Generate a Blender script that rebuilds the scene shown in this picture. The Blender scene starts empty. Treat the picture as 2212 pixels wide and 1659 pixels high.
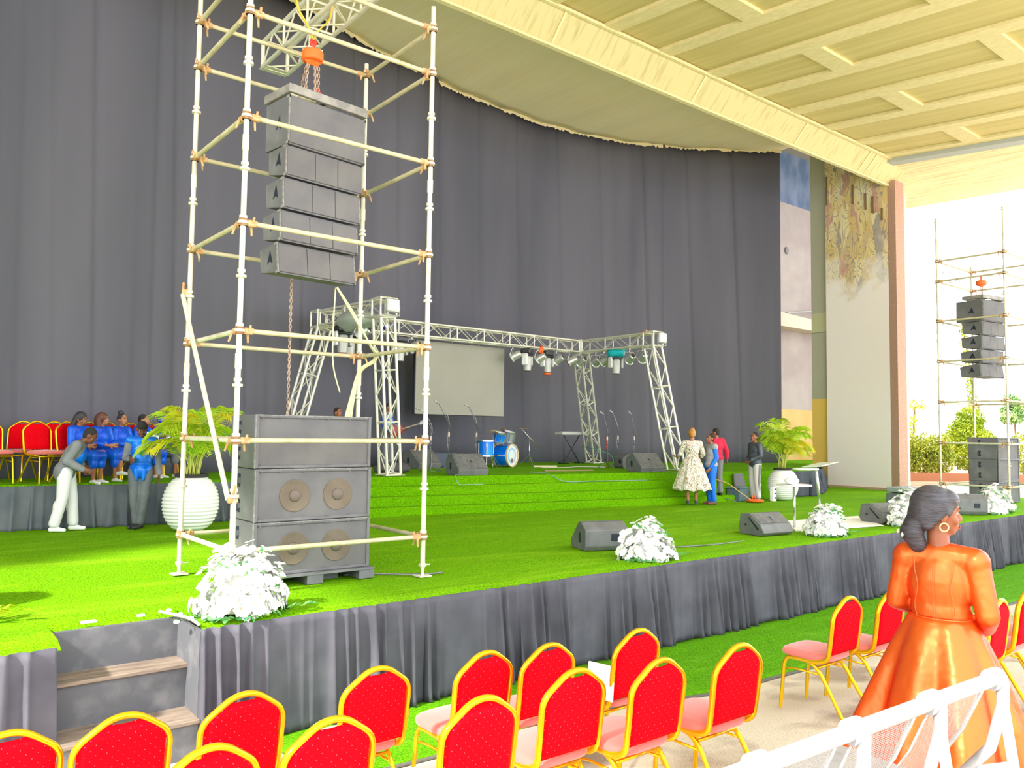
import bpy, math, random
from mathutils import Vector, Matrix, Euler
PI = math.pi
SC = bpy.context.scene
COL = SC.collection
R = random.Random(7)

# ---------------------------------------------------------------- camera
F_PX, YAW, PITCH, ROLL = 1736.5, 0.6756, 0.0609, 0.0134
W_PX, H_PX = 2212, 1659
CAMLOC = Vector((0, 0, 2.48))
fwd = Vector((math.sin(YAW) * math.cos(PITCH), math.cos(YAW) * math.cos(PITCH), math.sin(PITCH)))
rgt = Vector((math.cos(YAW), -math.sin(YAW), 0))
upv = rgt.cross(fwd)
r2 = rgt * math.cos(ROLL) + upv * math.sin(ROLL)
u2 = -rgt * math.sin(ROLL) + upv * math.cos(ROLL)
cam = bpy.data.objects.new('camera', bpy.data.cameras.new('camera'))
COL.objects.link(cam)
cam.matrix_world = Matrix(((r2.x, u2.x, -fwd.x, CAMLOC.x), (r2.y, u2.y, -fwd.y, CAMLOC.y),
                           (r2.z, u2.z, -fwd.z, CAMLOC.z), (0, 0, 0, 1)))
cam.data.sensor_width = 36.0
cam.data.lens = 36.0 * F_PX / W_PX
cam.data.clip_start = 0.05
cam.data.clip_end = 500
SC.camera = cam

# ---------------------------------------------------------------- sky, sun, exposure
SC.view_settings.view_transform = 'Standard'
SC.view_settings.look = 'None'
SC.view_settings.gamma = 1.0
SC.view_settings.use_curve_mapping = False
SC.view_settings.exposure = 1.6
SC.cycles.max_bounces = 8
SC.cycles.diffuse_bounces = 4
SC.cycles.transparent_max_bounces = 12
wd = bpy.data.worlds.new('sky')
SC.world = wd
wd.use_nodes = True
bg = wd.node_tree.nodes['Background']
bg.inputs[0].default_value = (0.93, 0.97, 1.0, 1)
bg.inputs[1].default_value = 1.5
sun = bpy.data.objects.new('sun', bpy.data.lights.new('sun', 'SUN'))
COL.objects.link(sun)
sun.data.energy = 3.2
sun.data.angle = math.radians(3)
sun.data.color = (1.0, 0.95, 0.86)
sun.rotation_euler = Vector((-0.75, -0.12, 0.65)).to_track_quat('Z', 'Y').to_euler()

# ---------------------------------------------------------------- levels of the place
DZ = 0.95      # stage deck
UZ = 1.63      # upper stage
def gz(y): return 0.108 * (6.38 - y)      # raked ground of the audience side

# ---------------------------------------------------------------- materials
MATS = {}
def mat(name, col, rough=0.6, metal=0.0, var=None, scale=8.0, bump=0.0, bscale=60.0, spec=0.5, detail=3.0, coat=0, lo=0.35, hi=0.65, sheen=0, alpha=None, stretch=None):
    if name in MATS: return MATS[name]
    m = bpy.data.materials.new(name)
    m.use_nodes = True
    nt = m.node_tree; N = nt.nodes; L = nt.links
    b = N['Principled BSDF']
    b.inputs['Base Color'].default_value = (*col, 1)
    b.inputs['Roughness'].default_value = rough
    b.inputs['Metallic'].default_value = metal
    b.inputs['Specular IOR Level'].default_value = spec
    if coat: b.inputs['Coat Weight'].default_value = coat
    if sheen: b.inputs['Sheen Weight'].default_value = sheen
    if var or bump:
        tc = N.new('ShaderNodeTexCoord')
        src = tc.outputs['Object']
        if stretch:
            mp = N.new('ShaderNodeMapping'); mp.inputs['Scale'].default_value = stretch
            L.new(src, mp.inputs['Vector']); src = mp.outputs[0]
    if var:
        n = N.new('ShaderNodeTexNoise'); n.inputs['Scale'].default_value = scale; n.inputs['Detail'].default_value = detail
        L.new(src, n.inputs['Vector'])
        r = N.new('ShaderNodeValToRGB')
        r.color_ramp.elements[0].color = (*col, 1); r.color_ramp.elements[0].position = lo
        r.color_ramp.elements[1].color = (*var, 1); r.color_ramp.elements[1].position = hi
        L.new(n.outputs['Fac'], r.inputs[0]); L.new(r.outputs[0], b.inputs['Base Color'])
    if bump:
        n2 = N.new('ShaderNodeTexNoise'); n2.inputs['Scale'].default_value = bscale; n2.inputs['Detail'].default_value = 4
        L.new(src, n2.inputs['Vector'])
        bp = N.new('ShaderNodeBump'); bp.inputs['Strength'].default_value = bump; bp.inputs['Distance'].default_value = 0.02
        L.new(n2.outputs['Fac'], bp.inputs['Height']); L.new(bp.outputs[0], b.inputs['Normal'])
    if alpha is not None: b.inputs['Alpha'].default_value = alpha
    MATS[name] = m
    return m

def turf(name, c1, c2, c3, patch=0.6, plo=0.5, phi=0.7, streak=True):
    m = bpy.data.materials.new(name); m.use_nodes = True
    nt = m.node_tree; N = nt.nodes; L = nt.links; b = N['Principled BSDF']
    b.inputs['Roughness'].default_value = 0.9; b.inputs['Specular IOR Level'].default_value = 0.08
    tc = N.new('ShaderNodeTexCoord')
    fine = N.new('ShaderNodeTexNoise'); fine.inputs['Scale'].default_value = 55; fine.inputs['Detail'].default_value = 5
    L.new(tc.outputs['Object'], fine.inputs['Vector'])
    r = N.new('ShaderNodeValToRGB'); r.color_ramp.elements[0].color = (*c1, 1); r.color_ramp.elements[0].position = 0.36
    r.color_ramp.elements[1].color = (*c2, 1); r.color_ramp.elements[1].position = 0.62
    L.new(fine.outputs['Fac'], r.inputs[0])
    mp = N.new('ShaderNodeMapping'); mp.inputs['Scale'].default_value = (0.35, 1.6, 1) if streak else (1, 1, 1)
    mp.inputs['Rotation'].default_value = (0, 0, 0.12)
    L.new(tc.outputs['Object'], mp.inputs['Vector'])
    big = N.new('ShaderNodeTexNoise'); big.inputs['Scale'].default_value = 1.3; big.inputs['Detail'].default_value = 8; big.inputs['Roughness'].default_value = 0.72
    L.new(mp.outputs[0], big.inputs['Vector'])
    r3 = N.new('ShaderNodeValToRGB'); r3.color_ramp.elements[0].position = plo; r3.color_ramp.elements[1].position = phi
    L.new(big.outputs['Fac'], r3.inputs[0])
    mu = N.new('ShaderNodeMath'); mu.operation = 'MULTIPLY'; mu.inputs[1].default_value = patch
    L.new(r3.outputs[0], mu.inputs[0])
    mx = N.new('ShaderNodeMixRGB'); mx.inputs[2].default_value = (*c3, 1)
    L.new(mu.outputs[0], mx.inputs[0]); L.new(r.outputs[0], mx.inputs[1]); L.new(mx.outputs[0], b.inputs['Base Color'])
    b1 = N.new('ShaderNodeBump'); b1.inputs['Strength'].default_value = 0.9; b1.inputs['Distance'].default_value = 0.03
    L.new(fine.outputs['Fac'], b1.inputs['Height'])
    wv = N.new('ShaderNodeTexNoise'); wv.inputs['Scale'].default_value = 1.6; wv.inputs['Detail'].default_value = 3; wv.inputs['Distortion'].default_value = 0.6
    mp2 = N.new('ShaderNodeMapping'); mp2.inputs['Scale'].default_value = (0.3, 3.0, 1); mp2.inputs['Rotation'].default_value = (0, 0, -0.25)
    L.new(tc.outputs['Object'], mp2.inputs['Vector']); L.new(mp2.outputs[0], wv.inputs['Vector'])
    b2 = N.new('ShaderNodeBump'); b2.inputs['Strength'].default_value = 0.35; b2.inputs['Distance'].default_value = 0.12
    L.new(wv.outputs['Fac'], b2.inputs['Height']); L.new(b1.outputs[0], b2.inputs['Normal']); L.new(b2.outputs[0], b.inputs['Normal'])
    MATS[name] = m
    return m

# ---------------------------------------------------------------- mesh builder
def frame_of(d):
    d = d.normalized()
    a = Vector((0, 0, 1)) if abs(d.z) < 0.95 else Vector((1, 0, 0))
    x = a.cross(d).normalized(); y = d.cross(x)
    return x, y, d
class MB:
    def __init__(s): s.v = []; s.f = []; s.m = []; s.mi = 0
    def add(s, vs, fs):
        o = len(s.v); s.v += [tuple(v) for v in vs]
        for f in fs: s.f.append([i + o for i in f]); s.m.append(s.mi)
        return s
    def box(s, c, sz, rot=None, bev=0.0):
        x, y, z = sz[0] / 2, sz[1] / 2, sz[2] / 2
        c = Vector(c)
        M = Euler(rot).to_matrix() if rot is not None and not isinstance(rot, Matrix) else (rot or Matrix.Identity(3))
        if bev <= 0:
            vs = [Vector((a * x, b * y, d * z)) for a in (-1, 1) for b in (-1, 1) for d in (-1, 1)]
            fs = [(0, 1, 3, 2), (4, 6, 7, 5), (0, 4, 5, 1), (2, 3, 7, 6), (0, 2, 6, 4), (1, 5, 7, 3)]
        else:
            e = min(bev, x * .9, y * .9, z * .9); vs = []; idx = {}
            for a in (-1, 1):
                for b in (-1, 1):
                    for d in (-1, 1):
                        for k, o in enumerate(((x, y - e, z - e), (x - e, y, z - e), (x - e, y - e, z))):
                            idx[(a, b, d, k)] = len(vs); vs.append(Vector((a * o[0], b * o[1], d * o[2])))
            fs = []
            for a in (-1, 1):
                q = [idx[(a, -1, -1, 0)], idx[(a, 1, -1, 0)], idx[(a, 1, 1, 0)], idx[(a, -1, 1, 0)]]; fs.append(q if a > 0 else q[::-1])
                q = [idx[(-1, a, -1, 1)], idx[(-1, a, 1, 1)], idx[(1, a, 1, 1)], idx[(1, a, -1, 1)]]; fs.append(q if a > 0 else q[::-1])
                q = [idx[(-1, -1, a, 2)], idx[(1, -1, a, 2)], idx[(1, 1, a, 2)], idx[(-1, 1, a, 2)]]; fs.append(q if a > 0 else q[::-1])
            for a in (-1, 1):
                for b in (-1, 1):
                    q = [idx[(a, b, -1, 0)], idx[(a, b, -1, 1)], idx[(a, b, 1, 1)], idx[(a, b, 1, 0)]]; fs.append(q if a * b > 0 else q[::-1])
                    q = [idx[(a, -1, b, 0)], idx[(a, 1, b, 0)], idx[(a, 1, b, 2)], idx[(a, -1, b, 2)]]; fs.append(q if a * b > 0 else q[::-1])
                    q = [idx[(-1, a, b, 1)], idx[(-1, a, b, 2)], idx[(1, a, b, 2)], idx[(1, a, b, 1)]]; fs.append(q if a * b > 0 else q[::-1])
                    for d in (-1, 1):
                        q = [idx[(a, b, d, 0)], idx[(a, b, d, 1)], idx[(a, b, d, 2)]]; fs.append(q if a * b * d > 0 else q[::-1])
        return s.add([c + M @ v for v in vs], fs)
    def tube(s, path, r, seg=8, closed=False, ry=None, cap=True, up=None):
        P = [Vector(p) for p in path]; n = len(P)
        rs = r if isinstance(r, (list, tuple)) else [r] * n
        vs = []; prev = None
        for i, p in enumerate(P):
            if closed: d = (P[(i + 1) % n] - P[i - 1])
            else: d = (P[min(i + 1, n - 1)] - P[max(i - 1, 0)])
            if d.length < 1e-9: d = Vector((0, 0, 1))
            d.normalize()
            if prev is None:
                x, y, _ = frame_of(d)
                if up is not None:
                    x = Vector(up) - d * Vector(up).dot(d); x.normalize(); y = d.cross(x)
            else:
                x = prev - d * prev.dot(d)
                x = x.normalized() if x.length > 1e-6 else frame_of(d)[0]
                y = d.cross(x)
            prev = x
            k = (ry / (r if not isinstance(r, (list, tuple)) else r[0])) if ry else 1
            for j in range(seg):
                t = 2 * PI * j / seg
                vs.append(p + x * math.cos(t) * rs[i] + y * math.sin(t) * rs[i] * k)
        fs = []
        for i in range(n if closed else n - 1):
            a = i * seg; b = ((i + 1) % n) * seg
            for j in range(seg):
                fs.append((a + j, a + (j + 1) % seg, b + (j + 1) % seg, b + j))
        if cap and not closed:
            fs.append(list(range(seg))[::-1]); fs.append([(n - 1) * seg + j for j in range(seg)])
        return s.add(vs, fs)
    def ell(s, c, r, rot=None, seg=14, rings=9):
        c = Vector(c); r = (r, r, r) if not hasattr(r, '__len__') else r
        M = rot if isinstance(rot, Matrix) else (Euler(rot).to_matrix() if rot else Matrix.Identity(3))
        vs = [c + M @ Vector((0, 0, -r[2]))]; fs = []
        for i in range(1, rings):
            a = -PI / 2 + PI * i / rings
            for j in range(seg):
                t = 2 * PI * j / seg
                vs.append(c + M @ Vector((r[0] * math.cos(a) * math.cos(t), r[1] * math.cos(a) * math.sin(t), r[2] * math.sin(a))))
        vs.append(c + M @ Vector((0, 0, r[2])))
        for j in range(seg): fs.append((0, 1 + (j + 1) % seg, 1 + j))
        for i in range(rings - 2):
            a = 1 + i * seg; b = a + seg
            for j in range(seg): fs.append((a + j, a + (j + 1) % seg, b + (j + 1) % seg, b + j))
        a = 1 + (rings - 2) * seg; t = len(vs) - 1
        for j in range(seg): fs.append((a + j, a + (j + 1) % seg, t))
        return s.add(vs, fs)
    def cap(s, p0, r0, p1, r1, seg=12):          # tapered limb with round ends
        p0 = Vector(p0); p1 = Vector(p1)
        s.ell(p0, r0, seg=seg, rings=8); s.ell(p1, r1, seg=seg, rings=8)
        if (p1 - p0).length > 1e-5: s.tube([p0, p1], [r0, r1], seg=seg)
        return s
    def along(s, p0, p1, rx, ry, ext=1.0, seg=16):   # ellipsoid stretched along a bone; rx across (world x), ry front-back
        p0 = Vector(p0); p1 = Vector(p1); d = (p1 - p0)
        z = d.normalized(); x = Vector((1, 0, 0)); x = (x - z * x.dot(z)).normalized(); y = z.cross(x)
        M = Matrix((x, y, z)).transposed()
        return s.ell((p0 + p1) / 2, (rx, ry, d.length / 2 * ext), M, seg=seg, rings=11)
    def lathe(s, prof, seg=32, c=(0, 0, 0), rfn=None, close=False, caps=True):
        c = Vector(c); vs = []; fs = []
        for r, z in prof:
            for j in range(seg):
                t = 2 * PI * j / seg; rr = r * (rfn(t, z) if rfn else 1)
                vs.append(c + Vector((rr * math.cos(t), rr * math.sin(t), z)))
        for i in range(len(prof) - 1):
            for j in range(seg):
                a = i * seg; b = a + seg
                fs.append((a + j, a + (j + 1) % seg, b + (j + 1) % seg, b + j))
        if close:
            o = (len(prof) - 1) * seg
            for j in range(seg): fs.append((o + j, o + (j + 1) % seg, (j + 1) % seg, j))
            caps = False
        if caps and prof[0][0] > 1e-6: fs.append(list(range(seg))[::-1])
        if caps and prof[-1][0] > 1e-6: fs.append([(len(prof) - 1) * seg + j for j in range(seg)])
        return s.add(vs, fs)
    def prism(s, pts, axis, a, b):               # polygon pts extruded from a to b along axis 0,1,2
        def mk(p, h):
            if axis == 0: return Vector((h, p[0], p[1]))
            if axis == 1: return Vector((p[0], h, p[1]))
            return Vector((p[0], p[1], h))
        n = len(pts); vs = [mk(p, a) for p in pts] + [mk(p, b) for p in pts]
        fs = [list(range(n))[::-1], [n + i for i in range(n)]] + [(i, (i + 1) % n, n + (i + 1) % n, n + i) for i in range(n)]
        return s.add(vs, fs)
    def grid(s, fn, nu, nv):
        vs = [fn(i / nu, j / nv) for j in range(nv + 1) for i in range(nu + 1)]
        fs = [(j * (nu + 1) + i, j * (nu + 1) + i + 1, (j + 1) * (nu + 1) + i + 1, (j + 1) * (nu + 1) + i) for j in range(nv) for i in range(nu)]
        return s.add(vs, fs)
    def xf(s, M, start=0):
        for i in range(start, len(s.v)): s.v[i] = tuple(M @ Vector(s.v[i]))
        return s
    def off(s, d):
        d = Vector(d); s.v = [tuple(Vector(v) + d) for v in s.v]; return s
    def build(s, name, m, parent=None, smooth=False, sharp=None):
        me = bpy.data.meshes.new(name); me.from_pydata(s.v, [], s.f)
        ms = m if isinstance(m, (list, tuple)) else [m]
        for k in ms: me.materials.append(k)
        if len(ms) > 1: me.polygons.foreach_set('material_index', s.m)
        if smooth:
            me.polygons.foreach_set('use_smooth', [True] * len(me.polygons))
            if sharp: me.set_sharp_from_angle(angle=math.radians(sharp))
        me.update()
        o = bpy.data.objects.new(name, me); COL.objects.link(o)
        if parent: o.parent = parent
        return o
def solidify(o, t, off=-1):
    md = o.modifiers.new('solid', 'SOLIDIFY'); md.thickness = t; md.offset = off; return o
def remesh(o, vox=0.009, smooth=4):
    md = o.modifiers.new('remesh', 'REMESH'); md.mode = 'VOXEL'; md.voxel_size = vox; md.use_smooth_shade = True
    if smooth:
        sm = o.modifiers.new('smooth', 'SMOOTH'); sm.factor = 0.6; sm.iterations = smooth
    return o
def tag(o, label, cat, group=None, kind=None):
    if label: o['label'] = label
    if cat: o['category'] = cat
    if group: o['group'] = group
    if kind: o['kind'] = kind
    return o
def thing(name, label, cat, loc=(0, 0, 0), rz=0, group=None):
    o = bpy.data.objects.new(name, None); COL.objects.link(o)
    o.location = loc; o.rotation_euler = (0, 0, rz); o.empty_display_size = 0.1
    return tag(o, label, cat, group)
def struct(o): o['kind'] = 'structure'; return o
def dup(root, loc, rz, label=None, group=None, rot=None):
    r = root.copy(); COL.objects.link(r); r.location = loc; r.rotation_euler = rot if rot else (0, 0, rz)
    if label: r['label'] = label
    if group: r['group'] = group
    for ch in list(root.children):
        c = ch.copy(); COL.objects.link(c); c.parent = r
        for g in list(ch.children):
            d = g.copy(); COL.objects.link(d); d.parent = c
    return r
def lbl(o, s): o['label'] = s; return o
def smoothpath(pts, n=6):
    P = [Vector(p) for p in pts]; out = []
    for i in range(len(P) - 1):
        p0 = P[max(i - 1, 0)]; p1 = P[i]; p2 = P[i + 1]; p3 = P[min(i + 2, len(P) - 1)]
        for k in range(n):
            t = k / n
            out.append(0.5 * ((2 * p1) + (-p0 + p2) * t + (2 * p0 - 5 * p1 + 4 * p2 - p3) * t * t + (-p0 + 3 * p1 - 3 * p2 + p3) * t ** 3))
    out.append(P[-1]); return out
def rounded(pts, r=0.04, n=5):          # polyline with rounded corners
    P = [Vector(p) for p in pts]; out = [P[0]]
    for i in range(1, len(P) - 1):
        a = (P[i - 1] - P[i]); b = (P[i + 1] - P[i]); q = min(r, a.length * .49, b.length * .49)
        A = P[i] + a.normalized() * q; B = P[i] + b.normalized() * q
        for k in range(n + 1):
            t = k / n; out.append(A * (1 - t) ** 2 + P[i] * 2 * t * (1 - t) + B * t * t)
    out.append(P[-1]); return out
# ================================================================ materials in common
T_DECK = turf('stage_turf', (0.100, 0.29, 0.0), (0.215, 0.52, 0.001), (0.38, 0.66, 0.02), 0.5, 0.5, 0.72)
T_UP = turf('upper_turf', (0.090, 0.28, 0.0), (0.19, 0.50, 0.001), (0.28, 0.58, 0.01), 0.3, 0.5, 0.75)
T_GR = turf('ground_turf', (0.060, 0.25, 0.001), (0.15, 0.44, 0.003), (0.30, 0.58, 0.05), 0.4, 0.55, 0.75, False)
M_SKIRT = mat('skirt_cloth', (0.065, 0.063, 0.083), 0.75, var=(0.095, 0.092, 0.118), scale=3, bump=0.15, bscale=9)
M_CURT = mat('backdrop_cloth', (0.102, 0.100, 0.130), 0.9, var=(0.146, 0.140, 0.176), scale=0.6, stretch=(1, 1, 0.12), bump=0.1, bscale=14)
M_DKWOOD = mat('dark_plywood', (0.105, 0.11, 0.125), 0.7, var=(0.21, 0.21, 0.22), scale=5, lo=.5, hi=.85, detail=9)
M_TREAD = mat('worn_tread', (0.15, 0.115, 0.09), 0.85, var=(0.30, 0.23, 0.18), scale=9, detail=9, stretch=(.3, 2, 2))
M_CONC = mat('concrete', (0.62, 0.54, 0.42), 0.9, var=(0.33, 0.25, 0.18), scale=1.3, detail=14, lo=.49, hi=.62, bump=0.5, bscale=70)
M_CEIL = mat('ceiling_board', (0.60, 0.49, 0.20), 0.9, var=(0.68, 0.56, 0.25), scale=1.2, stretch=(6, .3, 1), detail=8)
M_RIB = mat('ceiling_rib', (0.76, 0.64, 0.33), 0.9, var=(0.84, 0.72, 0.41), scale=14, stretch=(1, .4, 1), detail=6)
M_CCLOTH = mat('ceiling_cloth', (0.97, 0.82, 0.52), 0.95, var=(0.98, 0.87, 0.60), scale=2.4, stretch=(4, .25, 1), detail=8, bump=.2, bscale=6)
M_BEAM = mat('beam_cladding', (0.66, 0.56, 0.28), 0.85, var=(0.46, 0.36, 0.14), scale=2.2, stretch=(5, 1, .5), detail=12, lo=.52, hi=.8)
M_DARK = mat('gap_shade', (0.03, 0.03, 0.05), 0.95)
M_GREYTRIM = mat('grey_trim', (0.45, 0.47, 0.46), 0.8)
M_POST = mat('brown_render', (0.42, 0.235, 0.17), 0.9, var=(0.52, 0.32, 0.24), scale=30, bump=.2)
M_OCHRE = mat('ochre_paint', (0.58, 0.36, 0.13), 0.9, var=(0.62, 0.40, 0.16), scale=2)
M_GREYWALL = mat('grey_paint', (0.30, 0.255, 0.245), 0.9, var=(0.36, 0.32, 0.30), scale=1)
M_OLIVEW = mat('olive_grey_paint', (0.50, 0.48, 0.36), 0.9)
M_YEL = mat('yellow_paint', (0.95, 0.62, 0.14), 0.8)
M_NAVY = mat('navy_wall_top', (0.07, 0.11, 0.20), 0.9, var=(0.15, 0.19, 0.28), scale=2, stretch=(1, 1, .5))  # dark navy of the topmost part of the wing wall
M_REDDOOR = mat('red_brown_door', (0.36, 0.10, 0.035), 0.6)
M_PAVE = mat('pale_paving', (0.80, 0.72, 0.60), 0.9, var=(0.62, 0.48, 0.34), scale=.8, detail=8)

# ================================================================ ground and paving
def slab(name, poly, z, m, th=0.3, mb=None):
    s = MB(); n = len(poly)
    vs = [(p[0], p[1], (z(p[1]) if callable(z) else z)) for p in poly] + [(p[0], p[1], (z(p[1]) if callable(z) else z) - th) for p in poly]
    s.add(vs, [list(range(n)), [n + i for i in range(n)][::-1]] + [(i, n + i, n + (i + 1) % n, (i + 1) % n) for i in range(n)])
    return s.build(name, m)
struct(slab('ground', [(-14, -10), (60, -10), (60, 6.38), (-14, 6.38)], gz, M_CONC, .5))
g = MB()
def turfz(u, v):
    x = 2.55 + u * 30; y0 = 4.95 - .5 * min(1, max(0, (x - 5) / 1.2)) + .025 * math.sin(x * 3.1); y = y0 + (6.36 - y0) * v
    return (x, y, gz(y) + .012 + .012 * math.sin(x * 2.3 + y * 3) * math.sin(y * 4) + .008)
g.grid(turfz, 240, 14)
o = g.build('ground_turf_strip', T_GR, smooth=True); solidify(o, .02); struct(o)
g = MB()
g.grid(lambda u, v: (2.52 + u * 30, 4.935 - .5 * min(1, max(0, (u * 30 - 2.45) / 1.2)) + .025 * math.sin((2.55 + u * 30) * 3.1) + .03 * v - .03, gz(4.9 - .5 * min(1, max(0, (u * 30 - 2.45) / 1.2))) + .02), 240, 1)
o = g.build('turf_edge_lining', mat('black_edge', (.12, .12, .1), .8)); solidify(o, .012); struct(o)
struct(slab('outer_paving', [(22.6, 5.2), (60, 5.2), (60, 60), (22.6, 60)], .90, M_PAVE, .9))
struct(slab('dirt_verge', [(27.6, 12.2), (60, 9), (60, 22), (24, 22), (24, 15.5)], .925, mat('red_dirt', (.45, .24, .13), .95, var=(.6, .38, .24), scale=2), .05))

# ================================================================ stage deck with the stair recess at the left
XR0, XR1 = 1.11, 2.07
def deckbox(name, x0, x1, y0, y1, z1, z0, m):
    return struct(MB().box(((x0 + x1) / 2, (y0 + y1) / 2, (z0 + z1) / 2), (x1 - x0, y1 - y0, z1 - z0)).build(name, m))
s = MB()
s.box((-3.445, 12.2, .44), (9.11, 11.4, .94)); s.box(((XR0 + XR1) / 2, 12.5, .44), (XR1 - XR0, 10.9, .94)); s.box((12.8 + .035, 12.2, .44), (21.53, 11.4, .94))
struct(s.build('stage_platform', M_DKWOOD))
def decktop(x0, x1, y0, y1, nx, ny, seed):
    def f(u, v):
        x = x0 + (x1 - x0) * u; y = y0 + (y1 - y0) * v
        z = DZ + .016 + .007 * math.sin(x * 1.7 + seed) * math.sin(y * 2.9 + x * .4) + .004 * math.sin(y * 11 + x * 1.3)
        if v == 0: z -= .045; y -= .02
        return (x, y, z)
    return f
s = MB(); s.grid(decktop(XR1 + .03, 23.6, 6.37, 14.0, 150, 60, 0), 150, 60)
s.grid(decktop(-8, XR0 + .03, 6.42, 14.5, 60, 60, 0), 60, 60)
s.grid(decktop(XR0 + .02, XR1 + .04, 7.0, 14.0, 10, 55, 0), 10, 55)
o = s.build('stage_turf_carpet', T_DECK, smooth=True); struct(o)
# stair
s = MB(); s.box(((XR0 + XR1) / 2, 6.92, .475), (XR1 - XR0, .05, .93))
o = s.build('stair_riser_top', M_DKWOOD); struct(o)
s = MB()
for z, y0, y1 in ((.635, 6.62, 6.9), (.30, 6.28, 6.62)):
    s.mi = 0; s.box(((XR0 + XR1) / 2, (y0 + y1) / 2 + .01, z - .015), (XR1 - XR0 - .004, y1 - y0 + .03, .03), bev=.004)
    s.mi = 1; s.box(((XR0 + XR1) / 2, y0 + .04, (z - .03) / 2), (XR1 - XR0 - .006, .03, z - .03))
o = s.build('stage_stair', [M_TREAD, M_DKWOOD]); struct(o)
s = MB(); s.box((XR1 + .01, 6.65, .47), (.03, .62, .93)); struct(s.build('stair_side_panel', M_DKWOOD))
s = MB(); s.box((XR0 - .01, 6.66, .47), (.03, .5, .93)); struct(s.build('stair_inner_panel', M_DKWOOD))
for i, (x, w) in enumerate(((1.42, .11), (1.80, .06))):
    tag(MB().box((x, 6.985, .975), (w, .03, .02), bev=.004).build('white_clip', mat('white_tape', (.9, .9, .88), .6)), ('longer' if i == 0 else 'shorter') + ' white strip of tape on the top edge of the stage stair', 'tape', 'tape strips on the stair edge')

# ================================================================ upper stage and carpeted steps
UE = [(-6, 14.6), (1.5, 13.72), (4.65, 13.40), (6.3, 13.36), (7.4, 13.28), (9.5, 12.86), (12, 12.52), (15.3, 12.10), (16.9, 11.75)]
UR = [(19.0, 11.45), (20.6, 12.15), (22.3, 13.2), (22.9, 14.2)]
poly = UE + UR + [(29.5, 14.45), (29.5, 19.5), (-6, 19.5)]
def polyslab(poly, z0, z1):
    s = MB(); n = len(poly)
    s.add([(p[0], p[1], z0) for p in poly] + [(p[0], p[1], z1) for p in poly],
          [list(range(n))[::-1], [n + i for i in range(n)]] + [(i, (i + 1) % n, n + (i + 1) % n, n + i) for i in range(n)])
    return s
struct(polyslab(poly, .9, UZ).build('upper_stage', T_UP))
def edge_y(x):
    for (a, b) in zip(UE + UR, (UE + UR)[1:]):
        if a[0] <= x <= b[0]: return a[1] + (b[1] - a[1]) * (x - a[0]) / (b[0] - a[0])
s = MB()
for k in (1, 2, 3):
    z1 = UZ - .17 * k; d = .225 * k
    x0, x1 = 5.9, 15.6 + .12 * k
    xs = [x0 + (x1 - x0) * i / 40 for i in range(41)]
    pr = [(x, edge_y(x) - d + .012 * math.sin(x * 2 + k)) for x in xs] + [(x1, edge_y(x1) + .05), (x0, edge_y(x0) + .05)]
    q = polyslab(pr, .9, z1); s.add(q.v, q.f)
o = s.build('stage_steps', T_UP); struct(o)
o.modifiers.new('b', 'BEVEL').width = .02

# pleated cloth along a line
def pleats(path, z0, z1, amp, pitch, groups=None, seed=1, nz=14, name='x', m=None, out=1, per=10, flare=1.0, gz0=None):
    P = [Vector((p[0], p[1], 0)) for p in path]; L = [0]
    for a, b in zip(P, P[1:]): L.append(L[-1] + (b - a).length)
    rr = random.Random(seed); n = int(L[-1] / pitch * per)
    ph = [rr.uniform(-.35, .35) for _ in range(n // per + 3)]; am = [rr.uniform(.55, 1.25) for _ in range(n // per + 3)]; sl = [rr.uniform(-1, 1) for _ in range(n // per + 3)]
    def base(s):
        for i in range(len(P) - 1):
            if s <= L[i + 1] or i == len(P) - 2:
                t = (s - L[i]) / (L[i + 1] - L[i]); d = (P[i + 1] - P[i]).normalized()
                return P[i].lerp(P[i + 1], t), Vector((d.y, -d.x, 0)) * out, d
    def f(u, v):
        s = u * L[-1]; k = s / pitch; i = int(k); fr = k - i
        q = 1 - v
        w = am[i] * (1 - fr) + am[i + 1] * fr
        p = ph[i] * (1 - fr) + ph[i + 1] * fr
        g = 1.0
        if groups:
            c = (s % groups) / groups; g = max(0.10, min(1, (abs(c - .5) - .10) * 9))
        ang = 2 * PI * (k + p + q * .25 * (sl[i] * (1 - fr) + sl[i + 1] * fr))
        wave = (1 - abs(math.sin(ang * .5 + .15 * math.sin(ang)))) ** 1.0 * 1.15
        b, nn, dd = base(s)
        a = amp * w * g * (.45 + flare * q)
        zb = gz0(b.y) if gz0 else z0
        z = z1 + (zb - z1) * q
        pt = b + nn * (a * wave + .02 * q * flare) + dd * (.25 * pitch * g * q * sl[i])
        return (pt.x, pt.y, z)
    mb = MB(); mb.grid(f, n, nz)
    o = mb.build(name, m, smooth=True); return o
o = pleats([(XR1 + .0, 6.35), (24.0, 6.35)], .0, DZ + .005, .10, .135, groups=1.62, seed=3, name='stage_skirt', m=M_SKIRT, gz0=lambda y: .03, flare=1.2)
tag(o, 'long dark grey pleated skirt hanging along the front edge of the stage', 'skirt'); solidify(o, .004)
o = pleats([(-8, 6.40), (XR0 - .0, 6.40)], .0, DZ + .0, .07, .16, seed=5, name='stage_skirt', m=M_SKIRT, gz0=lambda y: .03)
tag(o, 'short dark grey pleated skirt on the stage front left of the stair', 'skirt'); solidify(o, .004)
o = pleats([(x, y - .03) for x, y in UE[:4]], DZ, UZ - .02, .075, .21, seed=8, name='platform_skirt', m=mat('skirt_cloth_blue', (.085, .10, .12), .8, var=(.14, .155, .17), scale=2), gz0=lambda y: DZ + .02)
tag(o, 'dark grey skirt on the choir platform behind the two standing men', 'skirt'); solidify(o, .004)
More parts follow.
